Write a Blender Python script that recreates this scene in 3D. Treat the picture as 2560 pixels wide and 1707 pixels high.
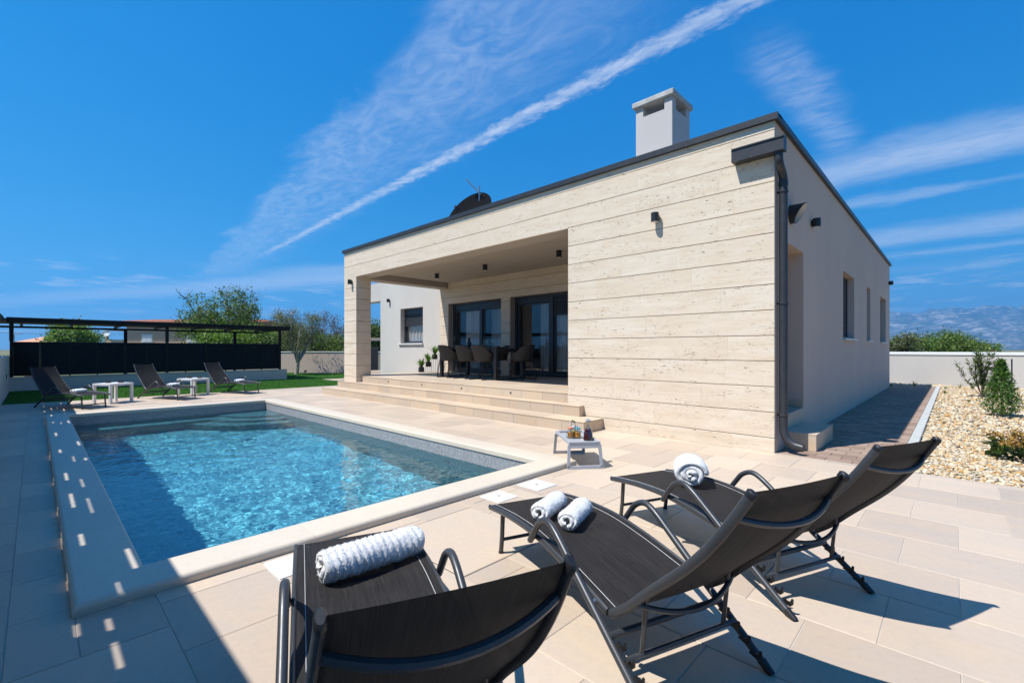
import bpy, bmesh, math, random
import numpy as np
from mathutils import Vector, Matrix, noise

for o in list(bpy.data.objects):
    bpy.data.objects.remove(o, do_unlink=True)
random.seed(7)
RNG = np.random.default_rng(11)
R = math.radians
sc = bpy.context.scene
COL = sc.collection

# ------------------------------------------------------------------ camera
TH = R(46.05)                       # angle between the view axis and the long axis of the house front
FWD = Vector((-math.cos(TH), math.sin(TH), 0))
RGT = Vector((math.sin(TH), math.cos(TH), 0))
CAM = Vector((1.517, -5.983, 1.212))
cam = bpy.data.cameras.new('camera')
cam.sensor_width = 36
cam.lens = 1149 / 2560 * 36
cam.shift_y = (873 - 853.5) / 2560
cam.clip_start = 0.05
cam.clip_end = 20000
camo = bpy.data.objects.new('camera', cam)
camo.location = CAM
camo.rotation_euler = FWD.to_track_quat('-Z', 'Y').to_euler()
COL.objects.link(camo)
sc.camera = camo

# ------------------------------------------------------------------ sun, sky, exposure
SUN = Vector((0.202, 0.469, -0.860)).normalized()       # direction the light travels
sl = bpy.data.lights.new('sun', 'SUN')
sl.energy = 4.9
sl.angle = R(0.53)
sl.color = (1.0, 0.98, 0.955)
sl.cycles.is_caustics_light = True
slo = bpy.data.objects.new('sun', sl)
slo.rotation_euler = SUN.to_track_quat('-Z', 'Y').to_euler()
slo.location = (-10, -20, 40)
COL.objects.link(slo)

vs = sc.view_settings
vs.view_transform = 'Standard'
vs.look = 'None'
vs.exposure = 0.66
vs.gamma = 1.0
vs.use_curve_mapping = False
sc.cycles.use_denoising = True
sc.cycles.max_bounces = 10
sc.cycles.transparent_max_bounces = 24
sc.cycles.sample_clamp_indirect = 6.0
sc.cycles.sample_clamp_direct = 0.0


class NT:
    """short-hand for node trees"""
    def __init__(self, tree, clear=True):
        self.t = tree
        if clear:
            tree.nodes.clear()

    def n(self, kind, **kw):
        nd = self.t.nodes.new('ShaderNode' + kind)
        for k, v in kw.items():
            setattr(nd, k, v)
        return nd

    def put(self, sock, val):
        if val is None:
            return
        if hasattr(val, 'is_linked'):
            self.t.links.new(val, sock)
        elif isinstance(val, (tuple, list)):
            if sock.type == 'RGBA' and len(val) == 3:
                val = (*val, 1)
            sock.default_value = val
        else:
            sock.default_value = val

    def m(self, op, a, b=None, c=None, clamp=False):
        nd = self.n('Math', operation=op, use_clamp=clamp)
        self.put(nd.inputs[0], a)
        self.put(nd.inputs[1], b)
        self.put(nd.inputs[2], c)
        return nd.outputs[0]

    def vm(self, op, a, b=None):
        nd = self.n('VectorMath', operation=op)
        self.put(nd.inputs[0], a)
        self.put(nd.inputs[1], b)
        return nd.outputs[0]

    def comb(self, x, y, z):
        nd = self.n('CombineXYZ')
        for s, v in zip(nd.inputs, (x, y, z)):
            self.put(s, v)
        return nd.outputs[0]

    def sep(self, v):
        nd = self.n('SeparateXYZ')
        self.put(nd.inputs[0], v)
        return nd.outputs

    def noise(self, vec, scale=5, detail=4, rough=.5, dist=0):
        nd = self.n('TexNoise')
        self.put(nd.inputs['Vector'], vec)
        nd.inputs['Scale'].default_value = scale
        nd.inputs['Detail'].default_value = detail
        nd.inputs['Roughness'].default_value = rough
        nd.inputs['Distortion'].default_value = dist
        return nd.outputs[0]

    def voro(self, vec, scale=5, out=0, feature='F1'):
        nd = self.n('TexVoronoi', feature=feature)
        self.put(nd.inputs['Vector'], vec)
        nd.inputs['Scale'].default_value = scale
        return nd.outputs[out]

    def step(self, v, a, b, lo=0., hi=1.):
        nd = self.n('MapRange', interpolation_type='SMOOTHSTEP')
        self.put(nd.inputs[0], v)
        nd.inputs[1].default_value = a
        nd.inputs[2].default_value = b
        nd.inputs[3].default_value = lo
        nd.inputs[4].default_value = hi
        return nd.outputs[0]

    def mix(self, f, a, b, mode='MIX'):
        nd = self.n('MixRGB', blend_type=mode)
        self.put(nd.inputs[0], f)
        self.put(nd.inputs[1], a)
        self.put(nd.inputs[2], b)
        return nd.outputs[0]

    def ramp(self, f, stops):
        nd = self.n('ValToRGB')
        el = nd.color_ramp.elements
        while len(el) < len(stops):
            el.new(.5)
        for e, (p, c) in zip(el, stops):
            e.position = p
            e.color = (*c, 1)
        self.put(nd.inputs[0], f)
        return nd.outputs[0]

    def bump(self, h, strength=.3, dist=.01):
        nd = self.n('Bump')
        nd.inputs['Strength'].default_value = strength
        nd.inputs['Distance'].default_value = dist
        self.put(nd.inputs['Height'], h)
        return nd.outputs[0]

    def pbr(self, col, rough=.6, metal=0., normal=None, spec=.5):
        nd = self.n('BsdfPrincipled')
        self.put(nd.inputs['Base Color'], col)
        self.put(nd.inputs['Roughness'], rough)
        self.put(nd.inputs['Metallic'], metal)
        self.put(nd.inputs['Specular IOR Level'], spec)
        if normal is not None:
            self.put(nd.inputs['Normal'], normal)
        return nd.outputs[0]

    def out(self, surf, vol=None):
        o = self.n('OutputMaterial')
        if surf is not None:
            self.put(o.inputs[0], surf)
        if vol is not None:
            self.put(o.inputs[1], vol)

    def pos(self):
        return self.n('NewGeometry').outputs['Position']

    def rnd(self):
        return self.n('ObjectInfo').outputs['Random']

    def scale(self, v, s):
        return self.vm('MULTIPLY', v, s)


# world: clear high-pressure sky, thin cirrus and contrails on one cloud layer (a plane far above)
world = bpy.data.worlds.new('World')
sc.world = world
world.use_nodes = True
W = NT(world.node_tree)
sky = W.n('TexSky', sky_type='NISHITA')
sky.sun_disc = False
sky.sun_elevation = math.asin(-SUN.z)
sky.sun_rotation = math.atan2(-SUN.x, -SUN.y)
sky.altitude = 30
sky.air_density = 1.0
sky.dust_density = 0.25
sky.ozone_density = 3.0
SKY_S = 0.095
hs = W.n('HueSaturation')                      # the deep polarised blue of the photograph
hs.inputs['Saturation'].default_value = 1.42
hs.inputs['Value'].default_value = SKY_S
W.put(hs.inputs['Color'], sky.outputs[0])
sr, sg, sb = W.sep(hs.outputs[0])
skycol = W.comb(W.m('MULTIPLY', W.m('POWER', W.m('MAXIMUM', sr, .0), 1.05), .50 / SKY_S),
                W.m('MULTIPLY', W.m('POWER', W.m('MAXIMUM', sg, .0), .56), .565 / SKY_S),
                W.m('MULTIPLY', W.m('POWER', W.m('MAXIMUM', sb, .0), .40), .80 / SKY_S))
dv = W.n('TexCoord').outputs['Generated']
dx, dy, dz = W.sep(dv)
zc = W.m('MAXIMUM', dz, 0.012)
u = W.m('DIVIDE', dx, zc)
v = W.m('DIVIDE', dy, zc)
pl = W.comb(u, v, 0)


def band(center, half, soft, nz, amp, axis='v'):
    """1 inside a streak around v = center (or u = center), with a ragged edge"""
    d = W.m('ABSOLUTE', W.m('SUBTRACT', v if axis == 'v' else u, center))
    d = W.m('ADD', d, W.m('MULTIPLY', W.m('SUBTRACT', nz, .5), amp))
    return W.step(d, half + soft, half - soft)


nfine = W.noise(W.scale(pl, (5.0, 9.0, 1)), 2.6, 9, .66)
nmid = W.noise(W.scale(pl, (1.2, 2.4, 1)), 1.6, 6, .6, .6)
nfil = W.noise(W.scale(pl, (1.5, 3.4, 1)), 3.0, 8, .62, 1.6)
# main contrail, straight along u
cl = W.m('ADD', 1.385, W.m('MULTIPLY', u, -0.055))
trail = band(cl, .036, .036, nfine, .15)
trail = W.m('MULTIPLY', trail, W.step(u, -6.5, -4.2))
trail = W.m('MULTIPLY', trail, W.step(nfil, .25, .70, .35, .95))
# cirrus sheet beside it
ce = W.m('ADD', .66, W.m('MULTIPLY', u, -0.108))
de = W.m('SUBTRACT', v, ce)
de = W.m('ADD', de, W.m('MULTIPLY', W.m('SUBTRACT', nmid, .5), .38))
sheet = W.m('MULTIPLY', W.step(de, -.02, .12), W.step(de, .78, .22))
sheet = W.m('MULTIPLY', sheet, W.step(nfil, .22, .78, .22, 1.))
sheet = W.m('MULTIPLY', sheet, W.m('MULTIPLY', W.step(u, -8.5, -6.6), W.step(u, -.25, -1.1, .0, 1.)))
sheet = W.m('MULTIPLY', sheet, .46)
# veil right of the chimney, running the other way
cv = W.m('ADD', -.43, W.m('MULTIPLY', W.m('SUBTRACT', v, 2.0), .03))
veil = band(cv, .07, .06, nmid, .16, 'u')
veil = W.m('MULTIPLY', veil, W.m('MULTIPLY', W.step(v, 1.5, 1.9), W.step(v, 3.3, 2.5)))
veil = W.m('MULTIPLY', W.m('MULTIPLY', veil, W.step(nfil, .25, .7, .2, 1.)), .38)
# flat streaks to the right
nst = W.noise(W.scale(pl, (1.1, 1.6, 1)), 1.3, 6, .6, .4)
st = W.m('MULTIPLY', band(3.18, .24, .2, nst, .5), .75)
for c_, h_, s_, k_ in ((3.93, .07, .12, .45), (5.35, .36, .3, .62), (6.4, .12, .22, .5), (7.6, .2, .4, .2)):
    st = W.m('MAXIMUM', st, W.m('MULTIPLY', band(c_, h_, s_, nst, .6), k_))
st = W.m('MULTIPLY', st, W.m('MULTIPLY', W.step(u, -.95, -.45), W.step(nfil, .15, .65, .55, 1.)))
# low streak over the fence
e2 = W.m('SUBTRACT', W.m('MULTIPLY', W.m('ADD', u, 6.3), .415), W.m('SUBTRACT', v, 2.95))
nlo = W.noise(W.scale(pl, (.30, .30, 1)), 1.6, 6, .6, .6)
d2 = W.m('ADD', W.m('ABSOLUTE', e2), W.m('MULTIPLY', W.m('SUBTRACT', nlo, .5), 1.5))
low = W.m('MULTIPLY', W.step(d2, 1.15, .10), W.m('MULTIPLY', W.step(u, -3.5, -6), .72))
low = W.m('MULTIPLY', low, W.step(v, -2.2, .2))
# flat cumulus rows close to the horizon
az = W.m('ARCTAN2', dx, dy)
el = W.m('ARCSINE', dz)
ncu = W.noise(W.comb(W.m('MULTIPLY', az, 5.5), W.m('MULTIPLY', el, 34), 0), 1.8, 7, .6, .2)
cu = W.m('MULTIPLY', W.step(ncu, .50, .66), W.m('MULTIPLY', W.step(el, .045, .07), W.step(el, .17, .10)))
cu = W.m('MULTIPLY', cu, .72)
cloud = W.m('MAXIMUM', trail, sheet)
for x_ in (veil, st, low, cu):
    cloud = W.m('MAXIMUM', cloud, x_)
cloud = W.m('MULTIPLY', cloud, W.step(dz, 0.0, .03))
cloud = W.m('MINIMUM', cloud, .9)
skyc = W.mix(W.m('MULTIPLY', cloud, .72), skycol, (7.2, 7.7, 8.6))
bg = W.n('Background')
W.put(bg.inputs[0], skyc)
bg.inputs[1].default_value = SKY_S * .775
wo = W.n('OutputWorld')
W.put(wo.inputs[0], bg.outputs[0])

# ------------------------------------------------------------------ materials
MATS = {}
ALB = .80        # the photograph is exposed bright: base colours stay moderate


def newmat(name):
    m = bpy.data.materials.new(name)
    m.use_nodes = True
    MATS[name] = m
    return NT(m.node_tree)


def plain(name, col, rough=.5, metal=0., vary=.08, bump=0., bscale=80, spec=.5):
    """one colour with a little mottling and relief"""
    g = newmat(name)
    p = g.pos()
    nz = g.noise(p, bscale * .15, 5, .6)
    col = tuple(x * (ALB if max(col) > .1 else .9) for x in col)
    c2 = tuple(max(0, c * (1 - vary)) for c in col)
    c3 = tuple(min(1, c * (1 + vary)) for c in col)
    colr = g.mix(g.step(nz, .3, .7), c2, c3)
    ro = g.m('ADD', rough - .06, g.m('MULTIPLY', g.noise(p, bscale * .3, 3), .12))
    nrm = g.bump(g.noise(p, bscale, 5, .6), bump, .004) if bump else None
    g.out(g.pbr(colr, ro, metal, nrm, spec))


# travertine cladding: vein-cut bands, pits, every slab a little different
g = newmat('travertine')
p = g.vm('ADD', g.pos(), g.scale(g.comb(1, 1, 0), (0, 0, 0)))
rn = g.rnd()
off = g.comb(g.m('MULTIPLY', rn, 31.), g.m('MULTIPLY', rn, 17.), g.m('MULTIPLY', rn, 9.))
q = g.vm('ADD', p, off)
b1 = g.noise(g.scale(q, (.9, .9, 9.)), 1.5, 7, .62, .5)
b2 = g.noise(g.scale(q, (2.5, 2.5, 22.)), 2.0, 5, .6, .3)
tone = g.m('ADD', g.m('MULTIPLY', b1, .65), g.m('MULTIPLY', b2, .35))
c = g.ramp(tone, [(.3, (.64, .525, .395)), (.45, (.715, .61, .475)), (.58, (.77, .68, .555)), (.72, (.81, .74, .635))])
c = g.mix(g.m('MULTIPLY', rn, .40), c, (.70, .585, .445), 'MIX')
blot = g.step(g.noise(g.scale(q, (1.2, 1.2, 2.4)), 1.6, 5, .6, .8), .45, .75)
c = g.mix(g.m('MULTIPLY', blot, .30), c, (.80, .765, .70))
pit_a = g.noise(g.scale(q, (9., 9., 55.)), 1.6, 3, .55)
pit_b = g.noise(g.scale(q, (1.4, 1.4, 6.)), 1.5, 3, .5)
pits = g.m('MULTIPLY', g.step(pit_a, .63, .67), g.step(pit_b, .46, .58))
fine = g.m('MULTIPLY', g.step(g.noise(g.scale(q, (40., 40., 130.)), 1.0, 2), .64, .70), g.step(pit_b, .40, .55, .2, .75))
pits = g.m('MAXIMUM', pits, g.m('MULTIPLY', fine, .6))
c = g.mix(g.m('MULTIPLY', pits, .85), c, (.16, .10, .06))
c = g.mix(1., c, (.87, .835, .79), 'MULTIPLY')
nrm = g.bump(g.m('SUBTRACT', g.m('MULTIPLY', b2, .15), pits), .55, .006)
g.out(g.pbr(c, .55, 0, nrm, .35))


def stone_tile(name, base, warm, vary=.5, rough=.5):
    base, warm = tuple(x * ALB for x in base), tuple(x * ALB for x in warm)
    g = newmat(name)
    rn = g.rnd()
    p = g.vm('ADD', g.pos(), g.comb(g.m('MULTIPLY', rn, 23.), g.m('MULTIPLY', rn, 41.), 0))
    a = g.noise(g.scale(p, (1.6, 5., 3.)), 1.3, 6, .6, .5)
    b = g.noise(p, 26, 6, .65)
    c = g.mix(g.step(a, .30, .72), base, warm)
    dark = tuple(x * .80 for x in base)
    c = g.mix(g.m('MULTIPLY', g.step(b, .40, .75), .30), c, dark)
    tint = g.m('ADD', 1 - vary * .10, g.m('MULTIPLY', rn, vary * .17))
    c = g.mix(1.0, c, g.comb(tint, tint, g.m('ADD', tint, g.m('MULTIPLY', rn, -.03))), 'MULTIPLY')
    stain = g.step(g.noise(g.scale(g.pos(), (.7, .7, .7)), 1.1, 5, .6), .55, .8)
    c = g.mix(g.m('MULTIPLY', stain, .26), c, tuple(x * .74 for x in base))
    g.out(g.pbr(c, g.m('ADD', rough - .1, g.m('MULTIPLY', b, .25)), 0, g.bump(b, .10, .002), .4))


stone_tile('deck_tile', (.580, .472, .372), (.632, .490, .358), 1.3)
stone_tile('step_tile', (.615, .500, .380), (.675, .500, .340), 1.0)
stone_tile('coping_stone', (.705, .605, .480), (.730, .630, .505), .3, .45)
plain('grout', (.60, .545, .46), .9, vary=.1, bump=.2)
plain('dark_joint', (.10, .09, .08), .9)


def stucco(name, col, bump=.5):
    col = tuple(x * ALB for x in col)
    g = newmat(name)
    p = g.pos()
    gr = g.noise(p, 170, 4, .7)
    v1 = g.noise(g.scale(p, (1, 1, .5)), .8, 5, .6)
    c = g.mix(g.step(v1, .3, .75), tuple(x * .93 for x in col), col)
    streak = g.noise(g.scale(p, (5, 5, .35)), 1.2, 5, .6)
    c = g.mix(g.m('MULTIPLY', g.step(streak, .55, .8), .12), c, tuple(x * .7 for x in col))
    c = g.mix(g.m('MULTIPLY', g.step(gr, .35, .6), .10), tuple(x * .86 for x in col), c) if False else c
    g.out(g.pbr(c, .9, 0, g.bump(gr, bump, .006), .2))


stucco('stucco_grey', (.735, .570, .465))
stucco('stucco_chimney', (.640, .605, .575))
stucco('stucco_white', (.655, .610, .550))
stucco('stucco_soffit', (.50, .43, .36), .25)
stucco('stucco_wall', (.675, .63, .57))
stucco('stucco_peach', (.64, .43, .30))
stucco('stucco_cream', (.70, .56, .42))
plain('render_concrete', (.50, .49, .46), .9, vary=.15, bump=.4)
plain('anthracite', (.030, .032, .038), .38, 0., .15, spec=.5)
plain('anthracite_metal', (.036, .038, .043), .42, .1, .12, spec=.4)
plain('fence_metal', (.016, .0125, .0105), .6, 0., .2, spec=.15)
plain('black_plastic', (.012, .012, .013), .42)
plain('lamp_inner', (.75, .75, .74), .5)
plain('white_paint', (.80, .80, .785), .42, vary=.03)
plain('white_sill', (.74, .73, .70), .5, vary=.05)
plain('white_plastic', (.82, .80, .76), .35, vary=.03)
plain('grey_plastic', (.42, .43, .45), .42, vary=.04)
plain('chair_shell', (.040, .034, .028), .6, vary=.1, spec=.3)
plain('dish_grey', (.009, .009, .011), .9, vary=.15, spec=.05)
plain('table_black', (.030, .028, .026), .35, vary=.12)
plain('wire_black', (.015, .015, .016), .35, .3)
plain('steel', (.50, .50, .51), .3, .9)
plain('aluminium', (.62, .62, .62), .35, .8)
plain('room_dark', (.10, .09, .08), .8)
plain('kerb_concrete', (.50, .51, .48), .85, vary=.12, bump=.4)
plain('soil', (.16, .12, .085), .95, vary=.3, bump=.6)
plain('roof_membrane', (.20, .20, .21), .9)
plain('lid_orange', (.80, .24, .12), .4)
plain('lid_pale', (.45, .60, .70), .4)
plain('lid_teal', (.10, .50, .56), .4)
plain('straw_pale', (.70, .70, .68), .4)
plain('leaf_handle', (.05, .10, .04), .5)
plain('shell_white', (.70, .66, .60), .5)
plain('apple_red', (.35, .07, .04), .4)
plain('ash_glass', (.035, .022, .015), .12, vary=.2)
plain('pot_black', (.016, .016, .016), .5)
plain('hedge_wood', (.16, .11, .075), .9, vary=.25, bump=.8, bscale=30)
plain('olive_bark', (.44, .38, .31), .9, vary=.3, bump=1.0, bscale=26)
plain('roof_wood', (.20, .09, .045), .6)
plain('red_sign', (.60, .04, .02), .5)
plain('cut_metal', (.34, .35, .36), .35, .6)

# paving bricks of the side path
g = newmat('paver')
rn = g.rnd()
p = g.vm('ADD', g.pos(), g.comb(g.m('MULTIPLY', rn, 19.), g.m('MULTIPLY', rn, 7.), 0))
a = g.noise(p, 9, 6, .65)
c = g.ramp(g.m('ADD', g.m('MULTIPLY', a, .55), g.m('MULTIPLY', rn, .45)), [(.2, (.20, .135, .10)), (.5, (.28, .195, .145)), (.8, (.34, .255, .195))])
g.out(g.pbr(c, .85, 0, g.bump(g.noise(p, 60, 5, .7), .5, .005), .3))

# sling fabric
g = newmat('sling_fabric')
p = g.n('TexCoord').outputs['Object']
px, py, pz = g.sep(p)
wv = g.m('MULTIPLY', g.m('SINE', g.m('MULTIPLY', py, 2600.)), g.m('SINE', g.m('MULTIPLY', g.m('ADD', px, pz), 2600.)))
sn = g.noise(g.scale(p, (6, 260, 6)), 1.0, 4, .7)
sn2 = g.noise(p, 5, 5, .6)
c = g.mix(g.step(sn, .35, .7), (.014, .013, .0125), (.034, .030, .028))
c = g.mix(g.m('MULTIPLY', g.step(sn2, .55, .8), .35), c, (.050, .045, .040))
dif = g.pbr(c, .7, 0, g.bump(wv, .25, .001), .16)
tr = g.n('BsdfTransparent')
tl = g.n('BsdfTranslucent')
g.put(tl.inputs[0], (.05, .045, .04))
ad = g.n('MixShader')
ad.inputs[0].default_value = .07
g.put(ad.inputs[1], dif)
g.put(ad.inputs[2], tl.outputs[0])
mx = g.n('MixShader')
mx.inputs[0].default_value = .004
g.put(mx.inputs[1], ad.outputs[0])
g.put(mx.inputs[2], tr.outputs[0])
g.out(mx.outputs[0])

# coated tube, with pale dust specks
g = newmat('lounger_tube')
p = g.n('TexCoord').outputs['Object']
sp = g.step(g.noise(p, 190, 2, .5), .70, .76)
c = g.mix(g.m('MULTIPLY', sp, .5), g.mix(g.noise(p, 8, 4), (.030, .032, .035), (.048, .050, .054)), (.34, .34, .34))
g.out(g.pbr(c, g.m('ADD', .28, g.m('MULTIPLY', g.noise(p, 30, 4), .22)), .1, None, .55))

# terry towel
g = newmat('towel')
p = g.n('TexCoord').outputs['Object']
fz = g.noise(p, 420, 3, .7)
g.out(g.pbr(g.mix(g.noise(p, 14, 4), (.76, .75, .74), (.83, .825, .81)), .95, 0, g.bump(g.m('ADD', fz, g.m('MULTIPLY', g.noise(p, 70, 4, .7), 1.6)), .8, .005), .12))

# clear glass (thin sheet) and drinking glass
def thin_glass(name, tint, ior=1.5, add=0., rough=0.):
    g = newmat(name)
    tr = g.n('BsdfTransparent')
    g.put(tr.inputs[0], tint)
    gl = g.n('BsdfGlossy')
    gl.inputs['Roughness'].default_value = rough
    lw_ = g.n('LayerWeight')
    lw_.inputs[0].default_value = .5
    sch = g.m('MULTIPLY_ADD', g.m('POWER', lw_.outputs['Facing'], 5.), .96, .04 + add, clamp=True)
    mx = g.n('MixShader')
    g.put(mx.inputs[0], sch)
    g.put(mx.inputs[1], tr.outputs[0])
    g.put(mx.inputs[2], gl.outputs[0])
    g.out(mx.outputs[0])


thin_glass('window_glass', (.95, .96, .96), 1.5, .01)
thin_glass('clear_glass', (.93, .95, .95), 1.45, .02)


def liquid(name, col):
    g = newmat(name)
    nd = g.n('BsdfPrincipled')
    g.put(nd.inputs['Base Color'], col)
    nd.inputs['Roughness'].default_value = .15
    nd.inputs['Subsurface Weight'].default_value = .3
    nd.inputs['Subsurface Radius'].default_value = (.02, .012, .004)
    g.out(nd.outputs[0])


liquid('orange_juice', (.78, .30, .01))
liquid('yellow_juice', (.80, .50, .03))
liquid('red_juice', (.07, .006, .006))

# curtains
g = newmat('curtain')
p = g.pos()
d_ = g.n('BsdfDiffuse')
g.put(d_.inputs[0], g.mix(g.noise(g.scale(p, (40, 40, 2)), 2, 4), (.62, .60, .57), (.78, .76, .73)))
t_ = g.n('BsdfTranslucent')
g.put(t_.inputs[0], (.7, .7, .7))
mx = g.n('MixShader')
mx.inputs[0].default_value = .4
g.put(mx.inputs[1], d_.outputs[0])
g.put(mx.inputs[2], t_.outputs[0])
g.out(mx.outputs[0])

# pool liner: mosaic of small chips, grey on the walls, pale blue and white on the floor
def mosaic(name, stops, joint, odd, k=55):
    g = newmat(name)
    p = g.pos()
    chip = g.voro(p, k, 1)
    cr, cg, cb = g.sep(chip)
    c = g.ramp(cr, stops)
    edge = g.voro(p, k, 0, 'DISTANCE_TO_EDGE')
    c = g.mix(g.step(edge, .10, .02), c, joint)
    c = g.mix(g.m('MULTIPLY', g.step(cg, .8, .95), .5), c, odd)
    g.out(g.pbr(c, .4, 0, g.bump(edge, .2, .003), .4))


mosaic('pool_liner', [(.0, (.17, .17, .175)), (.35, (.24, .24, .245)), (.7, (.31, .31, .315)), (1., (.42, .42, .42))], (.20, .20, .205), (.40, .38, .35), 95)
mosaic('pool_floor', [(.0, (.26, .37, .43)), (.3, (.46, .55, .60)), (.7, (.66, .71, .74)), (1., (.80, .82, .84))], (.40, .47, .50), (.82, .78, .70), 42)

# water: white mirror by Fresnel, blue-green where it transmits
g = newmat('pool_water')
rf = g.n('BsdfRefraction')
g.put(rf.inputs['Color'], (.50, .92, 1.0))
rf.inputs['Roughness'].default_value = 0
rf.inputs['IOR'].default_value = 1.33
p = g.pos()
rip = g.m('ADD', g.noise(g.scale(p, (1, 1.15, 1)), 17, 2, .5, .3), g.m('MULTIPLY', g.noise(p, 46, 2, .5), .35))
bn = g.bump(rip, .10, .010)
g.put(rf.inputs['Normal'], bn)
gl = g.n('BsdfGlossy')
gl.inputs['Roughness'].default_value = 0.0
fr = g.n('Fresnel')
fr.inputs[0].default_value = 1.33
g.put(fr.inputs['Normal'], bn)
g.put(gl.inputs['Normal'], bn)
mx = g.n('MixShader')
g.put(mx.inputs[0], fr.outputs[0])
g.put(mx.inputs[1], rf.outputs[0])
g.put(mx.inputs[2], gl.outputs[0])
g.out(mx.outputs[0])

# coloured-by-attribute materials: leaves, pebbles, grass
def attr_leaf(name, trans=.35, rough=.55, spec=.35):
    g = newmat(name)
    at = g.n('Attribute', attribute_name='tint')
    pb = g.pbr(at.outputs['Color'], rough, 0, None, spec)
    tl = g.n('BsdfTranslucent')
    g.put(tl.inputs[0], g.mix(1., at.outputs['Color'], (1.25, 1.35, .55), 'MULTIPLY'))
    mx = g.n('MixShader')
    mx.inputs[0].default_value = trans
    g.put(mx.inputs[1], pb)
    g.put(mx.inputs[2], tl.outputs[0])
    g.out(mx.outputs[0])


attr_leaf('leaf')
attr_leaf('leaf_dry', .2, .8, .15)
attr_leaf('turf_blade', .25, .6, .25)
g = newmat('pebble')
at = g.n('Attribute', attribute_name='tint')
p = g.pos()
c = g.mix(g.step(g.noise(p, 60, 5, .65), .35, .7), g.mix(1., at.outputs['Color'], (.78, .72, .62), 'MULTIPLY'), at.outputs['Color'])
g.out(g.pbr(c, .75, 0, g.bump(g.noise(p, 160, 4, .7), .35, .003), .35))

# ground, turf base, gravel bed
g = newmat('turf_base')
p = g.pos()
c = g.mix(g.noise(p, 60, 6, .7), (.018, .062, .010), (.042, .125, .018))
c = g.mix(g.m('MULTIPLY', g.step(g.noise(g.scale(p, (.6, 2, 1)), 1.4, 4), .4, .7), .35), c, (.070, .185, .030))
g.out(g.pbr(c, .8, 0, g.bump(g.noise(p, 240, 4, .8), .9, .02), .2))
g = newmat('gravel_bed')
p = g.pos()
chip = g.sep(g.voro(p, 26, 1))
c = g.ramp(chip[0], [(0, (.27, .20, .12)), (.4, (.44, .36, .25)), (.75, (.50, .45, .36)), (1, (.40, .24, .10))])
ed = g.voro(p, 26, 0, 'DISTANCE_TO_EDGE')
c = g.mix(g.step(ed, .12, .01), c, (.13, .10, .07))
g.out(g.pbr(c, .85, 0, g.bump(ed, 1., .03), .3))
g = newmat('earth')
p = g.pos()
c = g.mix(g.step(g.noise(p, .05, 8, .65), .35, .65), (.10, .105, .045), (.20, .175, .095))
c = g.mix(g.m('MULTIPLY', g.step(g.noise(p, .9, 6, .7), .45, .7), .6), c, (.045, .070, .022))
g.out(g.pbr(c, .95, 0, g.bump(g.noise(p, 6, 6, .7), .5, .05), .2))
g = newmat('mountain_rock')
p = g.pos()
nx_, ny_, nz_ = g.sep(g.n('NewGeometry').outputs['Normal'])
scr = g.noise(g.scale(p, (1, 1, 1.6)), .012, 9, .68, .6)
sc2 = g.noise(p, .05, 6, .7)
k = g.m('ADD', scr, g.m('MULTIPLY', g.m('SUBTRACT', sc2, .5), .5))
c = g.ramp(k, [(.36, (.06, .075, .075)), (.50, (.10, .115, .11)), (.60, (.22, .21, .20)), (.74, (.42, .40, .375))])
g.out(g.pbr(c, .95, 0, None, .1))
g = newmat('roof_clay')
p = g.pos()
c = g.ramp(g.m('ADD', g.m('MULTIPLY', g.rnd(), .5), g.m('MULTIPLY', g.noise(p, 3, 4), .5)), [(.2, (.36, .12, .06)), (.5, (.52, .20, .10)), (.8, (.62, .30, .18))])
g.out(g.pbr(c, .8, 0, g.bump(g.noise(p, 30, 4), .4, .01), .3))


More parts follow.
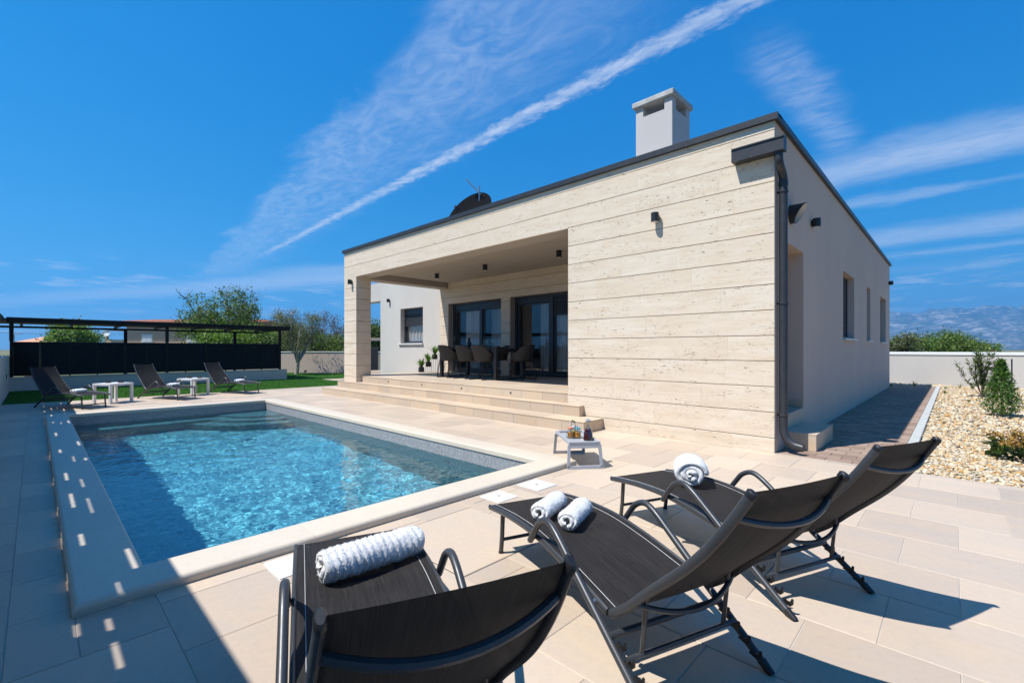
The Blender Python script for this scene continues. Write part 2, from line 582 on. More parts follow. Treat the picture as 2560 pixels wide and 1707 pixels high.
# ------------------------------------------------------------------ mesh helpers
class MB:
    def __init__(self):
        self.v = []
        self.f = []

    def add(self, v, f):
        n = len(self.v)
        self.v += [tuple(x) for x in v]
        self.f += [tuple(i + n for i in q) for q in f]
        return self

    def box(self, x0, x1, y0, y1, z0, z1):
        v = [(x, y, z) for x in (x0, x1) for y in (y0, y1) for z in (z0, z1)]
        return self.add(v, [(0, 1, 3, 2), (4, 6, 7, 5), (0, 4, 5, 1), (2, 3, 7, 6), (0, 2, 6, 4), (1, 5, 7, 3)])

    def cbox(self, x0, x1, y0, y1, z0, z1, c=.004):
        """box with chamfered edges"""
        bm = bmesh.new()
        vs_ = [bm.verts.new((x, y, z)) for x in (x0, x1) for y in (y0, y1) for z in (z0, z1)]
        for q in [(0, 1, 3, 2), (4, 6, 7, 5), (0, 4, 5, 1), (2, 3, 7, 6), (0, 2, 6, 4), (1, 5, 7, 3)]:
            bm.faces.new([vs_[i] for i in q])
        bmesh.ops.bevel(bm, geom=list(bm.edges), offset=c, segments=1, affect='EDGES')
        bm.verts.index_update()
        self.add([x.co[:] for x in bm.verts], [[y.index for y in f_.verts] for f_ in bm.faces])
        bm.free()
        return self

    def tube(self, pts, r, seg=8, cap=True, closed=False):
        pts = [Vector(p_) for p_ in pts]
        n = len(pts)
        rr = r if isinstance(r, (list, tuple)) else [r] * n
        t0 = (pts[1] - pts[0]).normalized()
        a = Vector((0, 0, 1)) if abs(t0.z) < .9 else Vector((1, 0, 0))
        nn = t0.cross(a).normalized()
        vs_, fs = [], []
        for i, p_ in enumerate(pts):
            if closed:
                t = (pts[(i + 1) % n] - pts[i - 1]).normalized()
            elif i == 0:
                t = t0
            elif i == n - 1:
                t = (pts[-1] - pts[-2]).normalized()
            else:
                t = ((pts[i + 1] - p_).normalized() + (p_ - pts[i - 1]).normalized()).normalized()
            nn = (nn - t * nn.dot(t)).normalized()
            b = t.cross(nn)
            for k in range(seg):
                an = 2 * math.pi * k / seg
                vs_.append(p_ + (nn * math.cos(an) + b * math.sin(an)) * rr[i])
        for i in range(n - 1 + (1 if closed else 0)):
            j = (i + 1) % n
            for k in range(seg):
                k2 = (k + 1) % seg
                fs.append((i * seg + k, i * seg + k2, j * seg + k2, j * seg + k))
        if cap and not closed:
            fs.append(tuple(range(seg - 1, -1, -1)))
            fs.append(tuple((n - 1) * seg + k for k in range(seg)))
        return self.add(vs_, fs)

    def lathe(self, prof, seg=16, cx=0, cy=0, cz=0):
        vs_, fs = [], []
        for (r, z) in prof:
            for k in range(seg):
                an = 2 * math.pi * k / seg
                vs_.append((cx + r * math.cos(an), cy + r * math.sin(an), cz + z))
        for i in range(len(prof) - 1):
            for k in range(seg):
                k2 = (k + 1) % seg
                fs.append((i * seg + k, i * seg + k2, (i + 1) * seg + k2, (i + 1) * seg + k))
        if prof[0][0] > 1e-5:
            fs.append(tuple(range(seg - 1, -1, -1)))
        if prof[-1][0] > 1e-5:
            fs.append(tuple((len(prof) - 1) * seg + k for k in range(seg)))
        return self.add(vs_, fs)

    def prism(self, poly, z0, z1):
        n = len(poly)
        vs_ = [(x, y, z0) for x, y in poly] + [(x, y, z1) for x, y in poly]
        fs = [tuple(range(n - 1, -1, -1)), tuple(range(n, 2 * n))]
        fs += [(i, (i + 1) % n, n + (i + 1) % n, n + i) for i in range(n)]
        return self.add(vs_, fs)

    def grid(self, P, nu, nv):
        vs_ = [P(i / nu, j / nv) for i in range(nu + 1) for j in range(nv + 1)]
        fs = []
        for i in range(nu):
            for j in range(nv):
                a = i * (nv + 1) + j
                fs.append((a, a + nv + 1, a + nv + 2, a + 1))
        return self.add(vs_, fs)

    def move(self, d, rz=0):
        c_, s_ = math.cos(rz), math.sin(rz)
        self.v = [(x * c_ - y * s_ + d[0], x * s_ + y * c_ + d[1], z + d[2]) for x, y, z in self.v]
        return self

    def mesh(self, name, mat, smooth=False, fix=True):
        me = bpy.data.meshes.new(name)
        me.from_pydata(self.v, [], self.f)
        if fix:
            bm = bmesh.new()
            bm.from_mesh(me)
            bmesh.ops.recalc_face_normals(bm, faces=list(bm.faces))
            bm.to_mesh(me)
            bm.free()
        if smooth:
            me.polygons.foreach_set('use_smooth', [True] * len(me.polygons))
            if smooth != 'all':
                me.set_sharp_from_angle(angle=R(40))
        if mat:
            me.materials.append(MATS[mat])
        return me

    def obj(self, name, mat, parent=None, smooth=False, loc=(0, 0, 0), rz=0, fix=True):
        return place(name, self.mesh(name, mat, smooth, fix), parent, loc, rz)


def place(name, me, parent=None, loc=(0, 0, 0), rz=0):
    o = bpy.data.objects.new(name, me)
    COL.objects.link(o)
    o.location = loc
    if rz:
        o.rotation_euler = (0, 0, rz)
    if parent:
        o.parent = parent
    return o


def tag(o, label=None, cat=None, group=None, kind=None):
    for k_, v_ in (('label', label), ('category', cat), ('group', group), ('kind', kind)):
        if v_:
            o[k_] = v_
    return o


def thing(name, label, cat, loc=(0, 0, 0), rz=0, group=None):
    o = bpy.data.objects.new(name, None)
    o.empty_display_size = .1
    COL.objects.link(o)
    o.location = loc
    o.rotation_euler = (0, 0, rz)
    return tag(o, label, cat, group)


def struct(o, label=None):
    return tag(o, label, kind='structure')


def copy_tree(o, parent=None):
    c_ = o.copy()
    COL.objects.link(c_)
    c_.parent = parent
    for ch in list(o.children):
        copy_tree(ch, c_)
    return c_


_cache = {}


def tile_mesh(w, d, h, mat, ch=.002):
    """chamfered slab centred in x, y with its top at z = 0"""
    key = (round(w, 3), round(d, 3), round(h, 3), mat, ch)
    if key not in _cache:
        _cache[key] = MB().cbox(-w / 2, w / 2, -d / 2, d / 2, -h, 0, ch).mesh('tile', mat)
    return _cache[key]


def sub_rects(r, holes):
    """rectangle minus holes -> list of rectangles"""
    out = [r]
    for (hx0, hx1, hy0, hy1) in holes:
        nxt = []
        for (x0, x1, y0, y1) in out:
            if hx1 <= x0 or hx0 >= x1 or hy1 <= y0 or hy0 >= y1:
                nxt.append((x0, x1, y0, y1))
                continue
            if y0 < hy0:
                nxt.append((x0, x1, y0, hy0))
            if hy1 < y1:
                nxt.append((x0, x1, hy1, y1))
            a, b = max(y0, hy0), min(y1, hy1)
            if x0 < hx0:
                nxt.append((x0, hx0, a, b))
            if hx1 < x1:
                nxt.append((hx1, x1, a, b))
        out = nxt
    return out


def wall_cells(us, zs, hole):
    """cells of a wall grid that are solid; hole(u, z) says where the openings are"""
    return {(i, j) for i in range(len(us) - 1) for j in range(len(zs) - 1)
            if not hole((us[i] + us[i + 1]) / 2, (zs[j] + zs[j + 1]) / 2)}


def holed_wall(u0, u1, z0, z1, t0, t1, holes, axis):
    """wall with rectangular openings; axis 'x': runs along x, thickness t0..t1 in y; axis 'y' the other way"""
    us = sorted({u0, u1, *[h[0] for h in holes], *[h[1] for h in holes]})
    zs = sorted({z0, z1, *[h[2] for h in holes], *[h[3] for h in holes]})
    us = [x for x in us if u0 <= x <= u1]
    zs = [x for x in zs if z0 <= x <= z1]
    solid = wall_cells(us, zs, lambda a, b: any(h[0] < a < h[1] and h[2] < b < h[3] for h in holes))
    mb = MB()
    P = (lambda a, t, z: (a, t, z)) if axis == 'x' else (lambda a, t, z: (t, a, z))
    for (i, j) in solid:
        a, b, c_, d = us[i], us[i + 1], zs[j], zs[j + 1]
        mb.add([P(a, t0, c_), P(b, t0, c_), P(b, t0, d), P(a, t0, d)], [(0, 1, 2, 3)])
        mb.add([P(a, t1, c_), P(b, t1, c_), P(b, t1, d), P(a, t1, d)], [(3, 2, 1, 0)])
        for (di, dj, e0, e1) in ((-1, 0, (a, c_), (a, d)), (1, 0, (b, c_), (b, d)), (0, -1, (a, c_), (b, c_)), (0, 1, (a, d), (b, d))):
            if (i + di, j + dj) not in solid:
                mb.add([P(e0[0], t0, e0[1]), P(e1[0], t0, e1[1]), P(e1[0], t1, e1[1]), P(e0[0], t1, e0[1])], [(0, 1, 2, 3)])
    return mb

# ------------------------------------------------------------------ the setting: ground, deck, pool
PX0, PX1, PY0, PY1 = -9.85, -1.62, -5.59, -2.32          # inner edge of the pool coping
CW = .28                                                 # coping width
OX0, OX1, OY0, OY1 = PX0 - CW, PX1 + CW, PY0 - CW, PY1 + CW
WZ = -.16                                                # water level
BIG = 5200.


def frame_sheet(x0, x1, y0, y1, hx0, hx1, hy0, hy1, z):
    v_ = [(x0, y0, z), (x1, y0, z), (x1, y1, z), (x0, y1, z), (hx0, hy0, z), (hx1, hy0, z), (hx1, hy1, z), (hx0, hy1, z)]
    return MB().add(v_, [(0, 1, 5, 4), (1, 2, 6, 5), (2, 3, 7, 6), (3, 0, 4, 7)])


struct(frame_sheet(-BIG, BIG, -BIG, BIG, OX0 + .05, OX1 - .05, OY0 + .05, OY1 - .05, -.085).obj('ground', 'earth', fix=False))

DX0, DX1, DY0, DY1 = -13.42, 3.7, -6.5, .03
deck = MB()
for (a, b, c_, d) in sub_rects((DX0, DX1, DY0, DY1), [(PX0 - .03, PX1 + .03, PY0 - .03, PY1 + .03)]):
    deck.box(a, b, c_, d, -.08, -.0035)
deck.box(DX0, -10.6, DY1 + .001, 3.32, -.08, -.0035)
deck = struct(deck.obj('pool_deck', 'grout'))
LIDS = [(-1.18, -2.865, .25), (-1.19, -3.33, .225), (-1.175, -4.96, .255)]
HATCH = (-1.165, -.367, -4.41, -3.65)
holes = [(OX0 + .01, OX1 - .01, OY0 + .01, OY1 - .01), HATCH] + [(x - s / 2 - .004, x + s / 2 + .004, y - s / 2 - .004, y + s / 2 + .004) for x, y, s in LIDS]
tiles = []
PIT = .4985
for k in range(-1, 13):
    ya, yb = -6.07 + PIT * k, -6.07 + PIT * (k + 1)
    if k >= 12:
        yb = DY1
    ya = max(ya, DY0)
    if yb - ya < .02:
        continue
    xo = .285 if (k + 1) % 2 == 0 else .035
    i0 = math.floor((DX0 - xo) / .5)
    x = xo + .5 * i0
    while x < DX1:
        r_ = (max(x, DX0), min(x + .5, DX1), ya, yb)
        if r_[1] - r_[0] > .02:
            for q in sub_rects(r_, holes):
                if q[1] - q[0] > .015 and q[3] - q[2] > .015:
                    tiles.append(q)
        x += .5
for k in range(7):                                        # strip of deck beyond the steps
    for i in range(6):
        tiles.append((DX0 + .01 + .465 * i, DX0 + .01 + .465 * (i + 1), DY1 + .004 + .47 * k, DY1 + .004 + .47 * (k + 1)))


def seen(q):
    """rough share of the picture a tile fills"""
    p_ = Vector(((q[0] + q[1]) / 2, (q[2] + q[3]) / 2, 0)) - CAM
    dd = p_.dot(FWD)
    if dd < .8 or abs(p_.dot(RGT)) > dd * 1.2 or p_.z < -dd * .9:
        return 0
    return (q[1] - q[0]) * (q[3] - q[2]) / dd ** 3


tiles.sort(key=seen, reverse=True)
rest = MB()
for n_, (a, b, c_, d) in enumerate(tiles):
    gp = .0035
    w_, d_ = b - a - gp, d - c_ - gp
    if n_ < 300:
        place('tile', tile_mesh(w_, d_, .02, 'deck_tile'), deck, ((a + b) / 2, (c_ + d) / 2, random.uniform(-.0006, .0006)))
    else:
        rest.box(a + gp / 2, b - gp / 2, c_ + gp / 2, d - gp / 2, -.02, 0)
tag(rest.obj('tile_field', 'deck_tile', deck), kind='stuff')

# inspection hatch and white lids let into the deck
h_ = MB().cbox(HATCH[0] + .006, HATCH[1] - .006, HATCH[2] + .006, HATCH[3] - .006, -.03, .0015, .003).obj('inspection_hatch', 'deck_tile')
tag(h_, 'large flush paving hatch with dark joint beside the pool edge', 'hatch')
MB().box(*HATCH, -.0034, -.0022).obj('joint', 'dark_joint', h_)
for i, (x, y, s) in enumerate(LIDS):
    lb = ('square white skimmer lid nearest the pool corner with the drinks tray', 'square white skimmer lid at the foot of the middle lounger',
          'square white skimmer lid half under the lounger with the ribbed towel')[i]
    o = thing('skimmer_lid', lb, 'lid', (x, y, 0), 0, 'white lids along the pool edge')
    MB().cbox(-s / 2, s / 2, -s / 2, s / 2, -.02, .003, .002).obj('frame', 'white_plastic', o)
    MB().lathe([(s * .40, .0031), (s * .40, .0056), (s * .385, .0062), (.002, .0062)], 32).obj('cover', 'white_plastic', o, True)
    MB().lathe([(.012, .0062), (.012, .0072), (.001, .0072)], 12).obj('finger_hole', 'dark_joint', o)

# ---- pool
pool = thing('swimming_pool', 'rectangular swimming pool with pale stone coping and grey mosaic lining', 'pool', (0, 0, 0))
PB = -1.45
bas = MB()
bas.add([(PX0, PY0, PB), (PX1, PY0, PB), (PX1, PY1, PB), (PX0, PY1, PB)], [(0, 1, 2, 3)])
basin = bas.obj('pool_floor', 'pool_floor', pool, fix=False)
walls = []
for (x0, y0, x1, y1) in ((PX0, PY0, PX1, PY0), (PX1, PY0, PX1, PY1), (PX1, PY1, PX0, PY1), (PX0, PY1, PX0, PY0)):
    w_ = MB().add([(x0, y0, PB), (x1, y1, PB), (x1, y1, -.004), (x0, y0, -.004)], [(0, 1, 2, 3)])
    walls.append(w_.obj('pool_wall', 'pool_liner', pool, fix=False))
# bench along the far end and quarter-round steps in its corner
walls.append(MB().box(PX0 + .002, PX0 + .42, PY0 + .002, PY1 - .002, PB, WZ - .42).obj('bench', 'pool_liner', pool))
for k in range(3):
    rr = .95 + .33 * k
    poly = [(PX0 + .003 + k * .001, PY1 - .003 - k * .001)]
    for j in range(17):
        an = -math.pi / 2 * j / 16
        poly.append((PX0 + .003 + rr * math.cos(an), PY1 - .003 + rr * math.sin(an)))
    walls.append(MB().prism(poly, PB, WZ - .20 - .24 * k).obj('corner_step', 'pool_liner', pool))
for o in walls + [basin]:
    o.cycles.is_caustics_receiver = True
for (x, y, z) in ((-3.2, PY1, -.42), (-7.4, PY1, -.42)):
    m_ = MB().lathe([(.07, 0), (.07, .012), (.055, .02), (.03, .02), (.028, .008), (.001, .008)], 20)
    m_.v = [(a, -c_, b) for a, b, c_ in m_.v]
    m_.obj('inlet_nozzle', 'white_plastic', pool, True, (x, y, z))
MB().lathe([(.09, 0), (.09, .012), (.02, .02), (.001, .02)], 20).obj('floor_drain', 'white_plastic', pool, True, (-7.6, -3.3, PB))


def coping_profile():
    """(u outward, z): flat top with rounded edges on both sides"""
    h, r_ = .055, .015
    pr = [(-.012, -.002)]
    for k in range(6):
        an = math.pi - (math.pi / 2) * k / 5
        pr.append((-.012 + r_ + r_ * math.cos(an), h - r_ + r_ * math.sin(an)))
    for k in range(7):
        an = math.pi / 2 - (math.pi / 2) * k / 6
        pr.append((CW - .027 + .027 * math.cos(an), h - .027 + .027 * math.sin(an)))
    pr.append((CW - .004, -.002))
    return pr


PR = coping_profile()
for (p0, p1, nrm_) in (((PX0, PY0), (PX1, PY0), (0, -1)), ((PX1, PY0), (PX1, PY1), (1, 0)), ((PX1, PY1), (PX0, PY1), (0, 1)), ((PX0, PY1), (PX0, PY0), (-1, 0))):
    L_ = math.hypot(p1[0] - p0[0], p1[1] - p0[1])
    t_ = ((p1[0] - p0[0]) / L_, (p1[1] - p0[1]) / L_)
    ns = max(3, round(L_ / .82))
    for k in range(ns):
        s0, s1 = L_ * k / ns + .0006, L_ * (k + 1) / ns - .0006
        mb = MB()
        n = len(PR)
        va, vb = [], []
        for (u_, z_) in PR:
            sa = -u_ if k == 0 else s0
            sb = L_ + u_ if k == ns - 1 else s1
            va.append((p0[0] + t_[0] * sa + nrm_[0] * u_, p0[1] + t_[1] * sa + nrm_[1] * u_, z_))
            vb.append((p0[0] + t_[0] * sb + nrm_[0] * u_, p0[1] + t_[1] * sb + nrm_[1] * u_, z_))
        mb.add(va + vb, [(i, (i + 1) % n, n + (i + 1) % n, n + i) for i in range(n)] + [tuple(range(n)), tuple(range(2 * n - 1, n - 1, -1))])
        mb.obj('coping_stone', 'coping_stone', pool, True)

# water surface: real waves
nx, ny = 880, 350
xs = np.linspace(PX0 + .001, PX1 - .001, nx + 1)
ys = np.linspace(PY0 + .001, PY1 - .001, ny + 1)
vv = []
for x in xs:
    for y in ys:
        # calmer and longer ripples towards the near left corner, choppier in the middle
        z = .0034 * noise.noise(Vector((x * 3.8, y * 4.4, 0)))
        z += .0021 * noise.noise(Vector((x * 12., y * 13.5, 3)))
        z += .00055 * noise.noise(Vector((x * 24., y * 26., 7)))
        vv.append((x, y, WZ + z))
ff = [(i * (ny + 1) + j, (i + 1) * (ny + 1) + j, (i + 1) * (ny + 1) + j + 1, i * (ny + 1) + j + 1) for i in range(nx) for j in range(ny)]
water = struct(MB().add(vv, ff).obj('pool_water', 'pool_water', None, 'all', fix=False), 'rippled clear blue water filling the swimming pool')
water.cycles.is_caustics_caster = True

# ---- side path of paving bricks, kerb, gravel bed
PW = 1.075
path = struct(MB().box(.001, PW, DY1 + .002, 14.33, -.08, -.006).obj('side_path', 'soil'))
rows = []
y = DY1 + .004
k = 0
rest = MB()
cnt = 0
while y < 14.3:
    bd = .155
    x = .004 - (.12 if k % 2 else 0)
    while x < PW - .004:
        a, b = max(x, .004), min(x + .24, PW - .002)
        if b - a > .03:
            if cnt < 300:
                place('paver', tile_mesh(b - a - .004, bd - .004, .03, 'paver', .003), path, ((a + b) / 2, y + bd / 2, random.uniform(-.001, .001)))
            else:
                rest.box(a + .002, b - .002, y + .002, y + bd - .002, -.03, random.uniform(-.001, .001))
            cnt += 1
        x += .24
    y += bd
    k += 1
tag(rest.obj('paver_field', 'paver', path), kind='stuff')
kerb = tag(thing('kerb', 'pale concrete kerb strip between the paved side path and the gravel', 'kerb', (0, 0, 0)), kind='structure')
y = DY1 + .004
while y < 14.3:
    MB().cbox(PW + .002, PW + .105, y, min(y + .995, 14.33), -.08, .012, .006).obj('kerb_stone', 'kerb_concrete', kerb)
    y += 1.0
GX0, GX1, GY0, GY1 = PW + .107, 6.2, DY1 + .002, 15.29
struct(MB().box(GX0, GX1, GY0, GY1, -.08, -.03).box(-3, GX0 - .001, 14.34, GY1, -.08, -.03).obj('gravel_bed', 'gravel_bed'))

ICO = None


def ico_data():
    bm = bmesh.new()
    bmesh.ops.create_icosphere(bm, subdivisions=1, radius=1)
    bm.verts.ensure_lookup_table()
    v_ = np.array([x.co[:] for x in bm.verts])
    f_ = np.array([[q.index for q in fc.verts] for fc in bm.faces])
    bm.free()
    return v_, f_


def raw_mesh(name, V, F, mat, tint=None, smooth=False):
    """big triangle / quad mesh from numpy arrays, with an optional per-point colour"""
    me = bpy.data.meshes.new(name)
    nv, nf, k_ = len(V), len(F), F.shape[1]
    me.vertices.add(nv)
    me.vertices.foreach_set('co', np.ascontiguousarray(V, dtype=np.float32).ravel())
    me.loops.add(nf * k_)
    me.loops.foreach_set('vertex_index', np.ascontiguousarray(F, dtype=np.int32).ravel())
    me.polygons.add(nf)
    me.polygons.foreach_set('loop_start', np.arange(0, nf * k_, k_, dtype=np.int32))
    if smooth:
        me.polygons.foreach_set('use_smooth', np.ones(nf, dtype=bool))
    me.update(calc_edges=True)
    if tint is not None:
        at_ = me.attributes.new('tint', 'FLOAT_COLOR', 'POINT')
        c4 = np.ones((nv, 4), dtype=np.float32)
        c4[:, :3] = np.asarray(tint) * .84
        at_.data.foreach_set('color', c4.ravel())
    me.materials.append(MATS[mat])
    return me


IV, IF = ico_data()


def rot_mats(n, tilt=.5):
    a = RNG.uniform(0, 2 * np.pi, n)
    tx = RNG.normal(0, tilt, n)
    ty = RNG.normal(0, tilt, n)
    ca, sa, cx, sx, cy, sy = np.cos(a), np.sin(a), np.cos(tx), np.sin(tx), np.cos(ty), np.sin(ty)
    Z_ = np.zeros(n)
    O_ = np.ones(n)
    rz = np.stack([ca, -sa, Z_, sa, ca, Z_, Z_, Z_, O_], 1).reshape(n, 3, 3)
    rx = np.stack([O_, Z_, Z_, Z_, cx, -sx, Z_, sx, cx], 1).reshape(n, 3, 3)
    ry = np.stack([cy, Z_, sy, Z_, O_, Z_, -sy, Z_, cy], 1).reshape(n, 3, 3)
    return rz @ rx @ ry


def pebbles(n, x0, x1, y0, y1, size):
    c_ = np.stack([RNG.uniform(x0, x1, n), RNG.uniform(y0, y1, n), RNG.uniform(-.026, .006, n)], 1)
    s_ = size * RNG.lognormal(0, .28, n)[:, None] * np.stack([RNG.uniform(.8, 1.3, n), RNG.uniform(.6, .95, n), RNG.uniform(.28, .5, n)], 1)
    rm = rot_mats(n, .28)
    jit = 1 + RNG.normal(0, .13, (n, len(IV), 1))
    V = np.einsum('nij,nvj->nvi', rm, IV[None] * jit * s_[:, None, :]) + c_[:, None, :]
    F = IF[None] + (np.arange(n) * len(IV))[:, None, None]
    pal = np.array([(.68, .55, .37), (.72, .64, .49), (.62, .46, .27), (.60, .35, .13), (.48, .42, .34), (.69, .57, .42), (.36, .34, .30), (.74, .69, .58), (.64, .43, .20)])
    ci = RNG.choice(len(pal), n, p=[.19, .18, .14, .09, .08, .12, .04, .09, .07])
    col = pal[ci] * RNG.uniform(.78, 1.12, (n, 1))
    return V.reshape(-1, 3), F.reshape(-1, 3), np.repeat(np.clip(col * 1.14, 0, .86), len(IV), 0)


parts_ = [pebbles(13000, GX0 + .02, 3.1, GY0 + .02, 3.2, .021), pebbles(19000, GX0 + .02, 3.9, 3.2, 14.3, .026), pebbles(2500, 3.1, 6.1, GY0 + .02, 6, .045), pebbles(2600, -.6, 4.2, 14.35, 15.27, .032)]
V_, F_, T_ = [], [], []
o_ = 0
for (a, b, c_) in parts_:
    V_.append(a)
    F_.append(b + o_)
    T_.append(c_)
    o_ += len(a)
tag(place('gravel', raw_mesh('gravel', np.concatenate(V_), np.concatenate(F_), 'pebble', np.concatenate(T_), True)), 'loose cream and ochre pebbles covering the bed beside the house', 'gravel', kind='stuff')

# ---- lawn
WA, WB = Vector((-26.2, .40, 0)), Vector((-17.2, 8.1, 0))     # diagonal boundary wall behind the lawn
lawn = MB()
lawn.add([(-18.0, -6.5, -.004), (-13.425, -6.5, -.004), (-13.425, 2.05, -.004), (-18.0, 2.05, -.004)], [(0, 1, 2, 3)])
lawn.add([(-18.0, 1.1, -.005), (-18.0, 7.3, -.005), (-25.4, 1.1, -.005)], [(0, 1, 2)])
lawn.add([(-18.0, 2.05, -.004), (-16.86, 2.05, -.004), (-16.86, 8.4, -.004), (-18.0, 7.4, -.004)], [(0, 1, 2, 3)])
lawn.add([(-15.69, 2.05, -.004), (-13.425, 2.05, -.004), (-13.425, 3.3, -.004), (-15.69, 3.3, -.004)], [(0, 1, 2, 3)])
struct(lawn.obj('lawn', 'turf_base', fix=False))
struct(MB().box(-16.85, -15.70, 2.06, 9.0, -.08, .003).obj('garden_path', 'deck_tile'))
n = 70000
u_ = RNG.uniform(0, 1, n)
gx = RNG.uniform(-18, -13.43, n)
gy = RNG.uniform(-6.45, 3.3, n)
m2 = RNG.uniform(0, 1, n) < .22
gx[m2] = RNG.uniform(-23.5, -18, m2.sum())
gy[m2] = 1.15 + RNG.uniform(0, 1, m2.sum()) * np.clip((gx[m2] + 25.4) * .84, 0, 6.2)
keep = ~((gx > -16.9) & (gx < -15.65) & (gy > 2.0)) & ~((gx < -18) & (gy < 1.15))
gx, gy = gx[keep], gy[keep]
n = len(gx)
an = RNG.uniform(0, np.pi, n)
hh = RNG.uniform(.015, .034, n)
ww = RNG.uniform(.004, .009, n)
lx, ly = RNG.normal(0, .010, n), RNG.normal(0, .010, n)
V = np.stack([np.stack([gx - ww * np.cos(an), gy - ww * np.sin(an), np.full(n, -.006)], 1), np.stack([gx + ww * np.cos(an), gy + ww * np.sin(an), np.full(n, -.006)], 1), np.stack([gx + lx, gy + ly, hh], 1)], 1).reshape(-1, 3)
base_c = np.array((.075, .225, .030))
tc = base_c * RNG.uniform(.6, 1.35, (n, 1)) + RNG.uniform(0, .02, (n, 1)) * np.array((1, 1, .2))
tag(place('grass', raw_mesh('grass', V, np.arange(n * 3).reshape(-1, 3), 'turf_blade', np.repeat(tc, 3, 0))), 'short bright green turf blades of the lawn', 'grass', kind='stuff')

# ---- far mountains
V, F = [], []
NA, NR = 260, 70
for i in range(NA + 1):
    a = R(16 + 64 * i / NA)                          # degrees to the right of the view axis
    dr = FWD * math.cos(a) + RGT * math.sin(a)
    for j in range(NR + 1):
        t = j / NR
        rad = 2700 + 2000 * t
        p_ = CAM + dr * rad
        q = Vector((p_.x * .0011, p_.y * .0011, 2.3))
        rid = 1 - abs(noise.noise(q * 1.7))
        rid2 = 1 - abs(noise.noise(q * 4.1 + Vector((5, 3, 1))))
        fine = noise.fractal(q * 9, .9, 2.1, 5)
        env = min(1, t * 1.55) ** .9
        h = env * (115 + 190 * (rid - .45) + 85 * (rid2 - .5) + 34 * fine)
        if t < .12:
            h *= t / .12
        V.append((p_.x, p_.y, max(-4, h * .98) - 4 + 38 * env))
for i in range(NA):
    for j in range(NR):
        a = i * (NR + 1) + j
        F.append((a, a + 1, a + NR + 2, a + NR + 1))
mt = place('mountains', raw_mesh('mountains', np.array(V), np.array(F), 'mountain_rock', None, True))
struct(mt, 'pale limestone mountain range on the horizon beside the house')

# ------------------------------------------------------------------ house
house = thing('house', 'modern flat roofed house clad in cream travertine with grey rendered side', 'house', (0, 0, 0))
HX0, HY1, HZ = -10.75, 12.9, 3.90
OPX0, OPX1, OPZ = -10.06, -2.99, 3.165                   # terrace opening in the front
FL = .485                                                # terrace floor
YR = 3.30                                                # terrace rear wall
GRV = [.1736 + .30 * k for k in range(13)]               # heights of the open joints in the cladding


def weld(mb, name, mat, parent=None):
    me = mb.mesh(name, mat, fix=False)
    bm = bmesh.new()
    bm.from_mesh(me)
    bmesh.ops.remove_doubles(bm, verts=list(bm.verts), dist=1e-4)
    bmesh.ops.recalc_face_normals(bm, faces=list(bm.faces))
    bm.to_mesh(me)
    bm.free()
    return place(name, me, parent)


# right-hand rendered wall with entrance recess and three windows
SW = [(4.56, 5.90, 1.42, 2.69), (7.78, 8.44, 1.42, 2.71), (10.55, 11.95, 1.42, 2.71)]
REC = (.52, 1.43, .40, 2.55)
weld(holed_wall(.034, HY1, -.05, HZ, -.62, 0., SW + [REC], 'y'), 'side_wall', 'stucco_grey', house)
weld(MB().box(-.64, -.60, REC[0] - .05, REC[1] + .05, .3, 2.6), 'entrance_door', 'anthracite', house)
# cores behind the cladding
weld(MB().box(-2.985, -.002, .032, .40, -.05, HZ), 'front_wall', 'stucco_grey', house)
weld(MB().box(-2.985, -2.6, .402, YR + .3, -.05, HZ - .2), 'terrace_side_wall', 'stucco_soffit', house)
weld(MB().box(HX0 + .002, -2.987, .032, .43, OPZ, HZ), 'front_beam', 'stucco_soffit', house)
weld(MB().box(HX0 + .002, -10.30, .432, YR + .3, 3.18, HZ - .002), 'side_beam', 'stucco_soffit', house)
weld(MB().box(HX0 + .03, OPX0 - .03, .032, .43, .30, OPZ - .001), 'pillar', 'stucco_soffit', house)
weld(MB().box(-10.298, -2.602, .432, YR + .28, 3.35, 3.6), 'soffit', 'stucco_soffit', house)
DA = (-10.30, -7.87, .40, 2.68)
DB = (-7.51, -4.70, .40, 2.68)
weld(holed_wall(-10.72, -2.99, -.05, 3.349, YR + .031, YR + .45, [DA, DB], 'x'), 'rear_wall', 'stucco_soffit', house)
# white wing left of the terrace: window and open porch
WINGW = (-13.16, -11.75, 1.42, 2.69)
weld(holed_wall(-16.7, -10.722, -.08, HZ - .1, YR + .035, YR + .42, [WINGW, (-16.25, -14.57, -.1, 3.09)], 'x'), 'wing_wall', 'stucco_white', house)
weld(MB().box(-14.565, -14.2, YR + .421, 8.6, -.08, HZ - .1), 'wing_return', 'stucco_white', house)
weld(MB().box(-14.2, HX0, 8.3, 8.6, -.08, HZ - .1), 'wing_back', 'stucco_white', house)
weld(MB().box(HX0, 0 - .001, HY1 + .001, HY1 + .2, -.05, HZ - .01), 'back_wall', 'stucco_grey', house)
weld(MB().box(HX0, HX0 + .3, 8.3, HY1, -.05, HZ - .01), 'left_wall', 'stucco_grey', house)
# room behind the terrace doors
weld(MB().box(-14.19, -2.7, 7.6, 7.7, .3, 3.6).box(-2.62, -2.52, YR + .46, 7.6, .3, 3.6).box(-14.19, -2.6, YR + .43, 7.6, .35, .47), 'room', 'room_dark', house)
weld(MB().box(HX0 + .02, -.01, .40, HY1 + .19, HZ - .08, HZ + .03).box(-14.5, HX0 + .019, YR + .2, 8.6, HZ - .099, HZ + .0), 'roof', 'roof_membrane', house)
